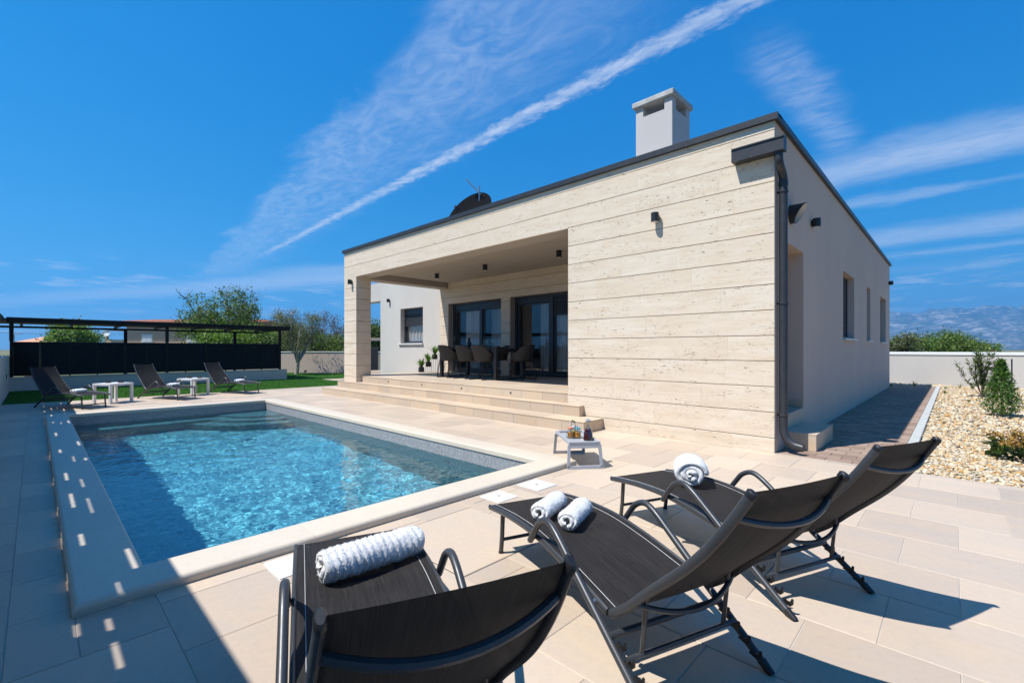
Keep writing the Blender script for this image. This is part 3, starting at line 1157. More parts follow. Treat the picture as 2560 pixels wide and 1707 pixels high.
# metal edge along the roof
trim = MB()
trim.box(HX0 - .045, .045, -.045, .02, 3.878, 3.955).box(HX0 - .045, .045, .021, .16, 3.925, 3.95)
weld(trim, 'roof_edge', 'anthracite_metal', house)
weld(MB().box(.001, .045, .0205, HY1 + .25, 3.878, 3.955).box(-.15, .0, .161, HY1 + .25, 3.932, 3.95), 'roof_edge', 'anthracite_metal', house)
weld(MB().box(HX0 - .045, HX0 - .001, .0205, YR, 3.878, 3.955), 'roof_edge', 'anthracite_metal', house)


# ---- travertine slabs: every slab a part
def rows(z0, z1):
    zz = [z0] + [q for q in GRV if z0 + .02 < q < z1 - .02] + [z1]
    return [(a + (.004 if i else 0), b - (.004 if i < len(zz) - 2 else 0)) for i, (a, b) in enumerate(zip(zz[:-1], zz[1:]))]


def slab_mesh(w_, h__, t=.03, c_=.0025):
    """slab with eased top and bottom edges, butted end to end"""
    a, b = -h__ / 2, h__ / 2
    pr = [(c_, a), (0, a + c_), (0, b - c_), (c_, b), (t, b), (t, a)]
    mb = MB()
    for x in (-w_ / 2, w_ / 2):
        mb.v += [(x, y, z) for y, z in pr]
    mb.f = [(i, (i + 1) % 6, 6 + (i + 1) % 6, 6 + i) for i in range(6)] + [(5, 4, 3, 2, 1, 0), (6, 7, 8, 9, 10, 11)]
    return mb


def slab_rect(a, b, z0, z1, y, axis='x', t=.03, at=None):
    gp = .001
    w_, h__ = b - a - gp, z1 - z0
    if axis == 'x':
        key = ('tx', round(b - a, 3), round(z1 - z0, 3), t)
        if key not in _cache:
            _cache[key] = slab_mesh(w_, h__, t).mesh('travertine_slab', 'travertine')
        place('travertine_slab', _cache[key], house, ((a + b) / 2, y + random.uniform(-.0003, .0003), (z0 + z1) / 2))
    else:
        mb = slab_mesh(w_, h__, t)
        mb.v = [(-q, x, z) for x, q, z in mb.v]
        mb.obj('travertine_slab', 'travertine', house, loc=(y, (a + b) / 2, (z0 + z1) / 2))


def clad(x0, x1, z0, z1, y, lens, cut=()):
    for (a, b) in rows(z0, z1):
        for (p0, p1, q0, q1) in sub_rects((x0, x1, a, b), cut):
            if q1 - q0 < .015:
                continue
            x = p0
            first = True
            while x < p1 - .001:
                step_ = random.uniform(*lens) * (random.uniform(.4, 1) if first else 1)
                e = x + step_
                if p1 - e < .35:
                    e = p1
                slab_rect(x, e, q0, q1, y)
                x = e
                first = False


clad(OPX1, 0, .0, 3.878, 0, (1.1, 1.75))                      # right of the opening
clad(HX0, OPX1 - .0, OPZ, 3.878, 0, (.85, 1.7))               # beam over it
clad(HX0, OPX0, .33, OPZ, 0, (.9, 1.0))                       # pillar front
for (a, b) in rows(.33, OPZ):                                 # pillar, terrace side
    slab_rect(.0315, .43, a, b, OPX0, 'y')
clad(-10.75, -2.99, FL, 3.349, YR, (.8, 1.3), [(DA[0], DA[1], 0, DA[3]), (DB[0], DB[1], 0, DB[3])])


# ---- windows and doors
def shutter(parent, x0, x1, z0, z1, y, axis='x', pitch=.045):
    n_ = max(1, round((z1 - z0) / pitch))
    h__ = (z1 - z0) / n_
    key = ('sh', round(x1 - x0, 3), round(h__, 4), axis)
    if key not in _cache:
        L_ = x1 - x0
        mb = MB()
        pr = [(0, 0), (-.010, h__ * .22), (-.010, h__ * .70), (0, h__ * .90), (.004, h__ * .9), (.004, 0)]
        for s_ in (0, L_):
            mb.v += [(s_, a, b) if axis == 'x' else (-a, s_, b) for a, b in pr]
        m_ = len(pr)
        mb.f = [(i, (i + 1) % m_, m_ + (i + 1) % m_, m_ + i) for i in range(m_)] + [tuple(range(m_)), tuple(range(2 * m_ - 1, m_ - 1, -1))]
        _cache[key] = mb.mesh('shutter_slat', 'anthracite_metal')
    for k in range(n_):
        place('shutter_slat', _cache[key], parent, (x0, y, z0 + h__ * k) if axis == 'x' else (y, x0, z0 + h__ * k))


def curtain(parent, x0, x1, z0, z1, y, waves=9, amp=.035, mat='curtain'):
    def P(a, b):
        x = x0 + (x1 - x0) * a
        return (x, y + amp * math.sin(a * waves * 2 * math.pi + .8 * math.sin(a * 9)) * (.6 + .4 * b) + .01 * math.sin(a * 40), z0 + (z1 - z0) * (1 - b))
    MB().grid(P, waves * 12, 3).obj('curtain', mat, parent, 'all', fix=False)


def frame_x(x0, x1, z0, z1, y0, y1, w_, mids=(), bottom=None):
    mb = MB()
    bt = bottom if bottom is not None else w_
    mb.cbox(x0, x0 + w_, y0, y1, z0, z1, .003).cbox(x1 - w_, x1, y0, y1, z0, z1, .003)
    mb.cbox(x0 + w_, x1 - w_, y0, y1, z1 - w_, z1, .003).cbox(x0 + w_, x1 - w_, y0, y1, z0, z0 + bt, .003)
    for m_ in mids:
        mb.cbox(m_ - w_ * .75, m_ + w_ * .75, y0 - .01, y1, z0 + bt, z1 - w_, .003)
    return mb


def pane_x(parent, x0, x1, z0, z1, y):
    MB().box(x0, x1, y, y + .006, z0, z1).obj('pane', 'window_glass', parent)


YD = YR + .20
# door set A
ma = -8.94
dA = frame_x(DA[0], DA[1], FL + .005, DA[3], YD, YD + .09, .075, (ma,)).obj('terrace_door', 'anthracite', house)
MB().cbox(DA[0] + .075, ma - .056, YD - .012, YD + .03, 2.47, 2.605, .004).obj('shutter_box', 'anthracite', dA)
MB().cbox(ma + .056, DA[1] - .075, YD - .012, YD + .03, 2.43, 2.605, .004).obj('shutter_box', 'anthracite', dA)
for (a, b) in ((DA[0] + .075, ma - .056), (ma + .056, DA[1] - .075)):
    fr_ = frame_x(a, b, FL + .08, 2.47, YD + .035, YD + .08, .06)
    fr_.obj('sash', 'anthracite', dA)
    pane_x(dA, a + .058, b - .058, FL + .14, 2.41, YD + .055)
curtain(dA, DA[0] + .45, ma - .02, FL + .03, 2.62, YD + .17, 9)
curtain(dA, ma + .02, ma + .55, FL + .03, 2.62, YD + .42, 4, .03)
MB().tube([(DA[0] + .14, YD - .02, 1.5), (DA[0] + .14, YD - .05, 1.5), (DA[0] + .14, YD - .05, 1.62)], .008, 6).obj('handle', 'steel', dA, True)
# door set B
mb_ = -6.18
dB = frame_x(DB[0], DB[1], FL + .005, DB[3], YD, YD + .09, .085, (mb_,)).obj('terrace_door', 'anthracite', house)
MB().cbox(DB[0] + .085, mb_ - .064, YD - .012, YD + .03, 2.50, 2.595, .004).obj('shutter_box', 'anthracite', dB)
shutter(dB, mb_ + .064, DB[1] - .085, 2.16, 2.595, YD + .02)
MB().cbox(mb_ + .064, DB[1] - .085, YD - .002, YD + .03, 2.105, 2.158, .004).obj('shutter_rail', 'anthracite_metal', dB)
for (a, b) in ((DB[0] + .085, mb_ - .064), (mb_ + .064, DB[1] - .085)):
    frame_x(a, b, FL + .09, 2.50, YD + .04, YD + .085, .06).obj('sash', 'anthracite', dB)
    pane_x(dB, a + .058, b - .058, FL + .15, 2.44, YD + .058)
curtain(dB, DB[0] + .62, mb_ - .05, FL + .03, 2.6, YD + .40, 6)
curtain(dB, mb_ + .09, DB[1] - .1, FL + .03, 2.6, YD + .17, 9)
# window in the white wing
y_ = YR + .035 + .17
wn = frame_x(WINGW[0], WINGW[1], WINGW[2] + .005, WINGW[3], y_, y_ + .08, .07).obj('window', 'anthracite', house)
MB().cbox(WINGW[0] + .07, WINGW[1] - .07, y_ - .012, y_ + .03, 2.47, 2.62, .004).obj('shutter_box', 'anthracite', wn)
shutter(wn, WINGW[0] + .07, WINGW[1] - .07, 2.05, 2.47, y_ + .02)
pane_x(wn, WINGW[0] + .068, WINGW[1] - .068, 1.50, 2.48, y_ + .05)
curtain(wn, WINGW[0] + .05, WINGW[1] - .05, 1.45, 2.5, y_ + .14, 7, .025)
MB().cbox(WINGW[0] - .09, WINGW[1] + .03, YR - .025, y_ + .004, WINGW[2] - .04, WINGW[2] + .004, .004).obj('sill', 'white_sill', wn)


# side windows (in the shaded wall)
for (a, b, z0, z1) in SW:
    mb = MB()
    x0, x1 = -.20, -.115
    w_ = .06
    mb.cbox(x0, x1, a, a + w_, z0 + .005, z1, .003).cbox(x0, x1, b - w_, b, z0 + .005, z1, .003)
    mb.cbox(x0, x1, a + w_, b - w_, z1 - w_, z1, .003).cbox(x0, x1, a + w_, b - w_, z0 + .005, z0 + w_, .003)
    wn = mb.obj('window', 'anthracite', house)
    MB().box(x0 + .03, x0 + .036, a + w_ - .004, b - w_ + .004, z0 + w_ - .004, z1 - w_ + .004).obj('pane', 'window_glass', wn)
    shutter(wn, a + w_, b - w_, z0 + w_, z1 - w_, x1 - .02, 'y', .05)
    MB().cbox(x1 - .004, .055, a - .03, b + .09, z0 - .035, z0 + .004, .004).obj('sill', 'white_sill', wn)

# ---- chimney
CX0, CX1, CY0, CY1 = -2.33, -1.70, 1.0, 1.66
ch = MB().box(CX0, CX1, CY0, CY1, 3.93, 5.05)
for (a, b) in ((CX0, CX0 + .13), (CX1 - .13, CX1)):
    for (c_, d) in ((CY0, CY0 + .13), (CY1 - .13, CY1)):
        ch.box(a, b, c_, d, 5.0501, 5.22)
chim = weld(ch, 'chimney', 'stucco_chimney', house)
MB().cbox(CX0 - .05, CX1 + .04, CY0 - .05, CY1 + .05, 5.222, 5.315, .012).obj('chimney_cap', 'render_concrete', chim)

# ---- gutter box and downpipe
gt = MB()
gt.box(-.43, .125, -.134, -.130, 3.47, 3.625).box(-.43, .125, -.018, -.014, 3.47, 3.66).box(-.426, .121, -.1295, -.0185, 3.47, 3.474)
gt.box(-.434, -.4302, -.134, -.014, 3.47, 3.64).box(.1252, .129, -.134, -.014, 3.47, 3.64)
gt.box(-.43, .125, -.146, -.1345, 3.612, 3.626)
gut = gt.obj('gutter_box', 'anthracite_metal', house)
pp = [(.06, -.065, 3.475), (.06, -.065, 3.40)]
for k in range(7):
    t = k / 6
    pp.append((.062 + .004 * t, -.065 + .175 * (3 * t * t - 2 * t ** 3), 3.38 - .17 * t))
pp += [(.066, .11, 3.16), (.066, .11, .36)]
for k in range(1, 8):
    a = math.pi / 2 * k / 7
    pp.append((.066 + .17 * (1 - math.cos(a)), .11 - .03 * k / 7, .30 - .205 * math.sin(a)))
pp.append((.275, .075, .088))
dp = MB().tube(pp, .046, 16).obj('downpipe', 'anthracite_metal', house, True)
for z in (3.06, .44, 1.75):
    MB().lathe([(.052, -.012), (.054, -.010), (.054, .010), (.052, .012)], 16, .066, .11, z).box(.0, .05, .10, .12, z - .01, z + .01).obj('pipe_bracket', 'anthracite_metal', dp)
MB().lathe([(.049, -.03), (.051, -.028), (.051, .03), (.049, .03)], 16, .066, .11, 3.155).obj('pipe_socket', 'anthracite_metal', dp, True)


# ---- wall lamps, ceiling lamps, vent cowl
def lamp(loc, rz, label, group):
    """short up-down cylinder on a back plate; local -y points away from the wall"""
    o = thing('wall_lamp', label, 'lamp', loc, rz, group)
    MB().lathe([(.050, -.062), (.052, -.060), (.052, .060), (.050, .062)], 24, 0, -.068, 0).obj('housing', 'black_plastic', o, True)
    MB().lathe([(.046, -.0625), (.046, -.0635), (.001, -.0635)], 20, 0, -.068, 0).obj('lens', 'lamp_inner', o)
    MB().cbox(-.035, .035, -.022, 0, -.04, .04, .003).obj('back_plate', 'black_plastic', o)
    return o


lamp((-1.455, -.001, 3.025), 0, 'small dark cylinder lamp on the broad travertine wall', 'wall lamps')
lamp((-10.30, -.001, 3.035), 0, 'small dark cylinder lamp near the top of the travertine pillar', 'wall lamps')
lamp((-13.91, YR + .034, 3.05), 0, 'small dark cylinder lamp above the window of the white wall', 'wall lamps')
lamp((.001, 1.90, 3.05), R(90), 'black cylinder lamp beside the vent cowl on the shaded wall', 'wall lamps')
lamp((.001, 12.75, 3.30), R(90), 'tiny black lamp at the far end of the shaded wall', 'wall lamps')
for i, x in enumerate((-9.03, -7.03, -4.67)):
    o = thing('ceiling_lamp', ('black cylinder spot under the terrace ceiling, farthest from the big wall', 'black cylinder spot under the terrace ceiling, middle one', 'black cylinder spot under the terrace ceiling next to the big wall')[i], 'lamp', (x, 1.90, 3.349), 0, 'terrace ceiling spots')
    MB().lathe([(.058, 0), (.060, -.002), (.060, -.145), (.056, -.148)], 24).obj('housing', 'black_plastic', o, True)
    MB().lathe([(.050, -.1482), (.050, -.1492), (.001, -.1492)], 20).obj('lens', 'lamp_inner', o)
cow = thing('vent_cowl', 'black slanted vent cowl with white inside above the entrance recess', 'vent', (.001, .72, 2.93))
seg = 32
vo, fo = [], []
for k in range(seg):
    a = 2 * math.pi * k / seg
    cy_, cz_ = math.cos(a), math.sin(a)
    L_ = .115 + .065 * cz_
    for r_ in (.118, .108):
        vo += [(0, r_ * cy_, r_ * cz_), (L_, r_ * cy_, r_ * cz_)]
for k in range(seg):
    a, b = k * 4, ((k + 1) % seg) * 4
    fo += [(a, a + 1, b + 1, b), (a + 1, a + 3, b + 3, b + 1)]
MB().add(vo, fo).obj('hood', 'black_plastic', cow, True)
MB().add(vo, [(k * 4 + 3, k * 4 + 2, ((k + 1) % seg) * 4 + 2, ((k + 1) % seg) * 4 + 3) for k in range(seg)]).obj('inner_pipe', 'white_plastic', cow, True, fix=False)
m_ = MB().lathe([(.107, 0), (.001, 0)], 24)
m_.v = [(.012, b, a) for a, b, c_ in m_.v]
m_.obj('baffle', 'lamp_inner', cow)

# ---- satellite dish and antenna on the roof
dish = thing('satellite_dish', 'dark grey satellite dish on the flat roof behind the parapet', 'dish', (-6.68, 1.05, 3.935))
DZ_ = .42
nrm_ = Vector((.12, -.88, .46)).normalized()
q_ = nrm_.to_track_quat('Z', 'Y')
prof = [(.001, -.10), (.2, -.09), (.4, -.06), (.55, -.02), (.645, .012), (.655, .012), (.655, .004), (.555, -.032), (.4, -.073), (.2, -.103), (.001, -.113)]
d_ = MB().lathe(prof, 40)
d_.v = [tuple(q_ @ Vector(v_) + Vector((0, 0, DZ_))) for v_ in d_.v]
d_.obj('reflector', 'dish_grey', dish, True)
tip = nrm_ * .62 + Vector((0, 0, DZ_)) + Vector((.1, 0, -.25))
MB().tube([Vector((.10, -.35, -.25 + DZ_)), tip], .014, 8).tube([tip, tip - nrm_ * .14 + Vector((0, 0, .03))], .03, 10).obj('feed_arm', 'black_plastic', dish, True)
MB().tube([(0, .22, 0), (0, .22, .5), tuple(Vector((0, 0, DZ_)) - nrm_ * .10)], .03, 10).obj('mast', 'steel', dish, True)
ant = thing('roof_antenna', 'thin aluminium television antenna rising above the satellite dish', 'antenna', (-6.60, 1.32, 3.935))
MB().tube([(0, 0, 0), (0, 0, 1.14)], .018, 8).obj('mast', 'steel', ant, True)
b0, b1 = Vector((.10, .10, .83)), Vector((-.22, -.22, 1.30))
MB().tube([b0, b1], .012, 6).obj('boom', 'aluminium', ant, True)
for k in range(9):
    c_ = b0.lerp(b1, .08 + .9 * k / 8)
    L_ = .17 - .011 * k
    dd = Vector((.707, -.707, 0)) * L_
    MB().tube([c_ - dd, c_ + dd], .005, 5).obj('element', 'aluminium', ant)

# ------------------------------------------------------------------ terrace and its steps
terr = tag(thing('terrace', 'pale tiled terrace with three broad steps down to the pool deck', 'terrace'), kind='structure')
core = MB()
core.box(-11.03, -2.35, -.485, -.0012, -.08, .150)
core.box(-10.88, -2.70, -.105, -.0011, .1501, .315)
core.box(-10.055, -2.995, .0, .165, .10, .315)
core.box(-10.055, -2.995, .1652, .45, .10, .470)
core.box(-10.87, -2.995, .4502, YR + .2, -.08, .470)
core.obj('core', 'grout', terr)


def run(name, x0, x1, y0, y1, z0, z1, mat='step_tile', L_=.50, ph=None):
    x = x0
    first = True
    while x < x1 - .01:
        e = x + (L_ if not (first and ph) else ph)
        if x1 - e < .12:
            e = x1
        MB().cbox(x + .001, e - .001, y0, y1, z0, z1, .002).obj(name, mat, terr)
        x = e
        first = False


run('riser_tile', -11.05, -2.33, -.5, -.486, .001, .150, ph=.31)
run('tread_tile', -11.055, -2.325, -.506, -.106, .1503, .166, ph=.46)
run('tread_tile', -2.685, -2.325, -.1055, -.001, .1503, .166)
run('riser_tile', -10.90, -2.68, -.12, -.106, .1665, .315, ph=.2)
run('tread_tile', -10.905, -10.062, -.126, -.001, .3153, .331)
run('tread_tile', -10.06, -2.675, -.126, -.0008, .3153, .331, ph=.35)
run('tread_tile', -10.058, -2.992, 0, .1495, .3153, .331, ph=.35)
run('riser_tile', -10.058, -2.992, .15, .164, .3315, .470, ph=.4)
run('edge_tile', -10.058, -2.992, .144, .449, .4703, FL, ph=.3)
for k in range(6):
    y0 = .4505 + .49 * k
    run('floor_tile', -10.88, -2.99, y0 + .001, min(y0 + .489, YR + .19), .4703, FL, 'deck_tile', .5, .25 if k % 2 else .5)
for (x, y, w_, a, b, z0, z1) in ((-2.33, -.5, .014, -.4855, -.001, .001, .150), (-2.68, -.12, .014, -.1055, -.001, .1665, .315)):
    MB().cbox(x - w_, x, a, b, z0, z1, .002).obj('riser_tile', 'step_tile', terr)
for x in (-8.69, -7.26, -5.85, -4.43):
    m_ = MB().lathe([(.022, 0), (.022, .004), (.016, .006), (.001, .004)], 16)
    m_.v = [(a, -c_, b) for a, b, c_ in m_.v]
    m_.obj('step_light', 'dark_joint', terr, True, (x, .1498, .404))

# entrance steps at the shaded wall
es = tag(thing('entrance_steps', 'two pale tiled steps up to the recessed side entrance', 'steps'), kind='structure')
MB().box(.002, .32, .445, 1.43, -.08, .188).box(-.59, -.012, .525, 1.425, .19, .386).obj('core', 'grout', es)
MB().cbox(.002, .165, .43, .4445, .001, .188, .002).obj('riser_tile', 'step_tile', es)
MB().cbox(.167, .335, .43, .4445, .001, .188, .002).obj('riser_tile', 'step_tile', es)
for (a, b) in ((.4455, .93), (.932, 1.44)):
    MB().cbox(.3205, .335, a, b, .001, .188, .002).obj('riser_tile', 'step_tile', es)
    MB().cbox(.0015, .34, a - .018, b, .1883, .204, .002).obj('tread_tile', 'deck_tile', es)
    MB().cbox(-.58, .004, max(a, .524), min(b, 1.426), .3863, .402, .002).obj('tread_tile', 'deck_tile', es)
    MB().cbox(-.0115, .0035, max(a, .524), min(b, 1.426), .2045, .386, .002).obj('riser_tile', 'step_tile', es)
MB().cbox(-.59, -.004, 1.412, 1.428, .4025, .50, .002).obj('skirting_tile', 'step_tile', es)

# ------------------------------------------------------------------ sun loungers
def smooth_path(pts, n=6):
    """Catmull-Rom through the points"""
    P = [Vector(p_) for p_ in pts]
    out = []
    for i in range(len(P) - 1):
        p0, p1, p2, p3 = P[max(i - 1, 0)], P[i], P[i + 1], P[min(i + 2, len(P) - 1)]
        for k in range(n):
            t = k / n
            out.append(.5 * ((2 * p1) + (p2 - p0) * t + (2 * p0 - 5 * p1 + 4 * p2 - p3) * t * t + (3 * p1 - p0 - 3 * p2 + p3) * t ** 3))
    out.append(P[-1])
    return out


SEATP = [(0, .268), (.14, .287), (.32, .305), (.55, .310), (.78, .288), (1.0, .252), (1.14, .226)]
BACKP = [(1.155, .226), (1.24, .292), (1.34, .390), (1.50, .542), (1.61, .675), (1.705, .822)]
seatc = smooth_path([(a, 0, b) for a, b in SEATP], 5)
backc = smooth_path([(a, 0, b) for a, b in BACKP], 5)


def back_half(z):
    return .255 - .045 * max(0, (z - .226)) / .6


def make_lounger(label, group):
    t = thing('sun_lounger', label, 'sun lounger', group=group)
    # slings
    n_ = len(seatc) - 1

    def PS(a, b):
        p_ = seatc[min(n_, round(a * n_))]
        y = (-1 + 2 * b) * .262
        sag = -.016 * (1 - (2 * b - 1) ** 2) * math.sin(math.pi * min(1, a * 1.02))
        return (p_.x, y, p_.z + .010 + sag)
    MB().grid(PS, n_, 12).obj('seat_sling', 'sling_fabric', t, 'all', fix=False)
    m_ = len(backc) - 1

    def PB_(a, b):
        p_ = backc[min(m_, round(a * m_))]
        hw = back_half(p_.z) + .004
        y = (-1 + 2 * b) * hw
        sag = .020 * (1 - (2 * b - 1) ** 2) * math.sin(math.pi * (.1 + .8 * a))
        return (p_.x + sag * .75, y, p_.z + .006 - sag * .5)
    MB().grid(PB_, m_, 12).obj('back_sling', 'sling_fabric', t, 'all', fix=False)
    for s_ in (-1, 1):
        mb = MB().tube([(p_.x, s_ * .258, p_.z) for p_ in seatc], .0165, 12)
        mb.v = [(x, s_ * .258 + (y - s_ * .258) * .58, z) for x, y, z in mb.v]       # oval section
        mb.obj('seat_rail', 'lounger_tube', t, True)
        mb = MB().tube([(p_.x, s_ * back_half(p_.z), p_.z) for p_ in backc], .0165, 12)
        mb.v = [(x, s_ * back_half(z) + (y - s_ * back_half(z)) * .58, z) for x, y, z in mb.v]
        br = mb.obj('back_rail', 'lounger_tube', t, True)
        e, f_ = backc[-1], backc[-2]
        d_ = (e - f_).normalized()
        cp = Vector((e.x, s_ * back_half(e.z), e.z))
        mb = MB().tube([cp - d_ * .012, cp + d_ * .004, cp + d_ * .009], [.0178, .0178, .012], 12)
        mb.v = [(x, cp.y + (y - cp.y) * .6, z) for x, y, z in mb.v]
        mb.obj('end_cap', 'black_plastic', br, True)
        # armrest that runs on down as the rear leg
        ar = smooth_path([(.565, s_ * .283, .285), (.615, s_ * .284, .350), (.662, s_ * .285, .405), (.73, s_ * .285, .434), (.80, s_ * .285, .412), (.90, s_ * .285, .347)], 5)
        ar += [Vector((1.10, s_ * .285, .212)), Vector((1.40, s_ * .285, .013))]
        rl = MB().tube(ar, .0155, 10).obj('rear_leg', 'lounger_tube', t, True)
        MB().tube([(1.375, s_ * .285, .030), (1.418, s_ * .285, .002)], [.018, .014], 10).obj('foot_cap', 'black_plastic', rl, True)
        # ratchet hooks on the rear leg
        for k in range(4):
            sx = 1.215 + .047 * k
            sz = .212 - (sx - 1.10) * .663
            hk = [(sx - .018, sz + .004), (sx + .020, sz - .004), (sx + .034, sz + .010), (sx + .036, sz + .034), (sx + .028, sz + .036), (sx + .022, sz + .020), (sx + .008, sz + .016), (sx - .006, sz + .022)]
            mb = MB()
            for yy in (s_ * .262 - .003, s_ * .262 + .003):
                mb.v += [(a, yy, b) for a, b in hk]
            q = len(hk)
            mb.f = [tuple(range(q)), tuple(range(2 * q - 1, q - 1, -1))] + [(i, (i + 1) % q, q + (i + 1) % q, q + i) for i in range(q)]
            mb.obj('ratchet_hook', 'black_plastic', rl)
        # front leg
        fl = MB().tube([(.075, s_ * .205, .285), (.060, s_ * .205, .10), (.045, s_ * .205, .006)], .0135, 10).obj('front_leg', 'lounger_tube', t, True)
        MB().tube([(.0455, s_ * .205, .012), (.0445, s_ * .205, .0)], .0155, 10).obj('foot_cap', 'black_plastic', fl, True)
        MB().tube([(.075, s_ * .195, .262), (.075, s_ * .235, .275)], .011, 8).obj('leg_bracket', 'black_plastic', fl, True)
        MB().tube([(1.292, s_ * .205, .352), (1.268, s_ * .205, .135)], .0085, 8).obj('support_rod', 'lounger_tube', t, True)
        MB().tube([(.565, s_ * .283, .285), (.572, s_ * .256, .305)], .010, 8).obj('arm_bracket', 'black_plastic', t, True)
        MB().tube([(1.07, s_ * .262, .236), (1.075, s_ * .285, .230)], .012, 8).obj('pivot', 'steel', t, True)
    MB().tube([(.058, -.205, .085), (.058, .205, .085)], .0105, 8).obj('front_crossbar', 'lounger_tube', t, True)
    MB().tube([(1.185, -.285, .168), (1.185, .285, .168)], .0135, 10).obj('rear_crossbar', 'lounger_tube', t, True)
    MB().tube([(1.268, -.272, .128), (1.268, .272, .128)], .0095, 8).obj('support_bar', 'lounger_tube', t, True)
    for (sx, sz, bow) in ((1.655, .742, .055), (1.275, .322, .075)):
        pts = []
        hw = back_half(sz)
        for k in range(13):
            b = -1 + 2 * k / 12
            q = 1 - b * b
            pts.append((sx + bow * .78 * q, b * hw, sz - bow * .62 * q))
        MB().tube(pts, .0105, 8).obj('back_brace', 'lounger_tube', t, True)
    for s_ in (-1, 1):
        MB().tube([(p_.x, s_ * .222, p_.z + .010 - .016 * (1 - .72) * math.sin(math.pi * min(1, 1.02 * k_ / n_)) + .0008) for k_, p_ in enumerate(seatc)], .0011, 4).obj('seam', 'straw_pale', t)
    pts = [(.55, -.255 + .51 * k / 10, .300 - .030 * math.sin(math.pi * k / 10)) for k in range(11)]
    MB().tube(pts, .010, 8).obj('seat_brace', 'lounger_tube', t, True)
    return t


SPOT = [((-.652, -4.88), -21.4, 'black sun lounger in the foreground under the large ribbed towel', 'loungers in front of the camera'),
        ((-.40, -3.85), -20.5, 'black sun lounger holding a pair of small rolled towels, middle of the near three', 'loungers in front of the camera'),
        ((-.195, -2.82), -22.6, 'black sun lounger with one thick folded towel, near the drinks tray', 'loungers in front of the camera'),
        ((-11.18, -5.12), 206, 'black sun lounger across the pool, half in shade by the boundary wall', 'loungers across the pool'),
        ((-11.79, -3.43), 202.1, 'black sun lounger across the pool, standing between the two white side tables', 'loungers across the pool'),
        ((-12.27, -1.86), 200.8, 'black sun lounger across the pool, farthest from the boundary wall', 'loungers across the pool')]
loungers = []
for i, (p_, a, lb, gr) in enumerate(SPOT):
    o = make_lounger(lb, gr) if i == 0 else copy_tree(loungers[0])
    o.location = (p_[0], p_[1], 0)
    o.rotation_euler = (0, 0, R(a))
    tag(o, lb, 'sun lounger', gr)
    loungers.append(o)


# ------------------------------------------------------------------ towels
def towel_mesh(L_, rad, turns=2.4, ribs=0, flat=.86, seed=0, th=None):
    """rolled towel: a spiral of cloth, axis along x, resting on z = 0"""
    th = th or rad * .30
    r0 = rad - th * turns
    r0 = max(r0, th * .45)
    M, K = 64, 40 if not ribs else ribs * 6
    vs_, fs = [], []
    for k in range(K + 1):
        x = (k / K - .5) * L_
        for i in range(M + 1):
            a = i / M * turns * 2 * math.pi
            rr = r0 + (rad - r0) * i / M
            for lay in (0, 1):
                r_ = rr - (th * .93 if lay else 0) * (1 if rr > th else .5)
                endr = 1 - .10 * (abs(x) / (L_ / 2)) ** 8
                if i > M * .55 and not lay:
                    if ribs:
                        r_ += (.0055 + .004 * noise.noise(Vector((k * .13, a, 9)))) * abs(math.sin(math.pi * ribs * (k / K + .01 * math.sin(a * 2)))) - .004
                    r_ += .0045 * noise.noise(Vector((x * 16 + seed, a * 1.4, 0))) + .0016 * noise.noise(Vector((x * 90 + seed, a * 7, 2)))
                    r_ *= endr
                y, z = r_ * math.cos(a - 1.9), r_ * math.sin(a - 1.9)
                xx = x + (.016 * noise.noise(Vector((a * .9 + seed, x * 3, 5))) + .012 * (1 - i / M)) * (x / (L_ / 2)) ** 3 * (1 if True else 0)
                z = z * flat + rad * flat
                z = max(z, .002 + .0015 * lay)
                vs_.append((xx, y * 1.06, z))
    q = lambda k, i, l: (k * (M + 1) + i) * 2 + l
    for k in range(K):
        for i in range(M):
            fs.append((q(k, i, 0), q(k + 1, i, 0), q(k + 1, i + 1, 0), q(k, i + 1, 0)))
            fs.append((q(k, i, 1), q(k, i + 1, 1), q(k + 1, i + 1, 1), q(k + 1, i, 1)))
        fs.append((q(k, M, 0), q(k + 1, M, 0), q(k + 1, M, 1), q(k, M, 1)))
    for k in (0, K):
        for i in range(M):
            fs.append((q(k, i, 0), q(k, i + 1, 0), q(k, i + 1, 1), q(k, i, 1)))
    return MB().add(vs_, fs)


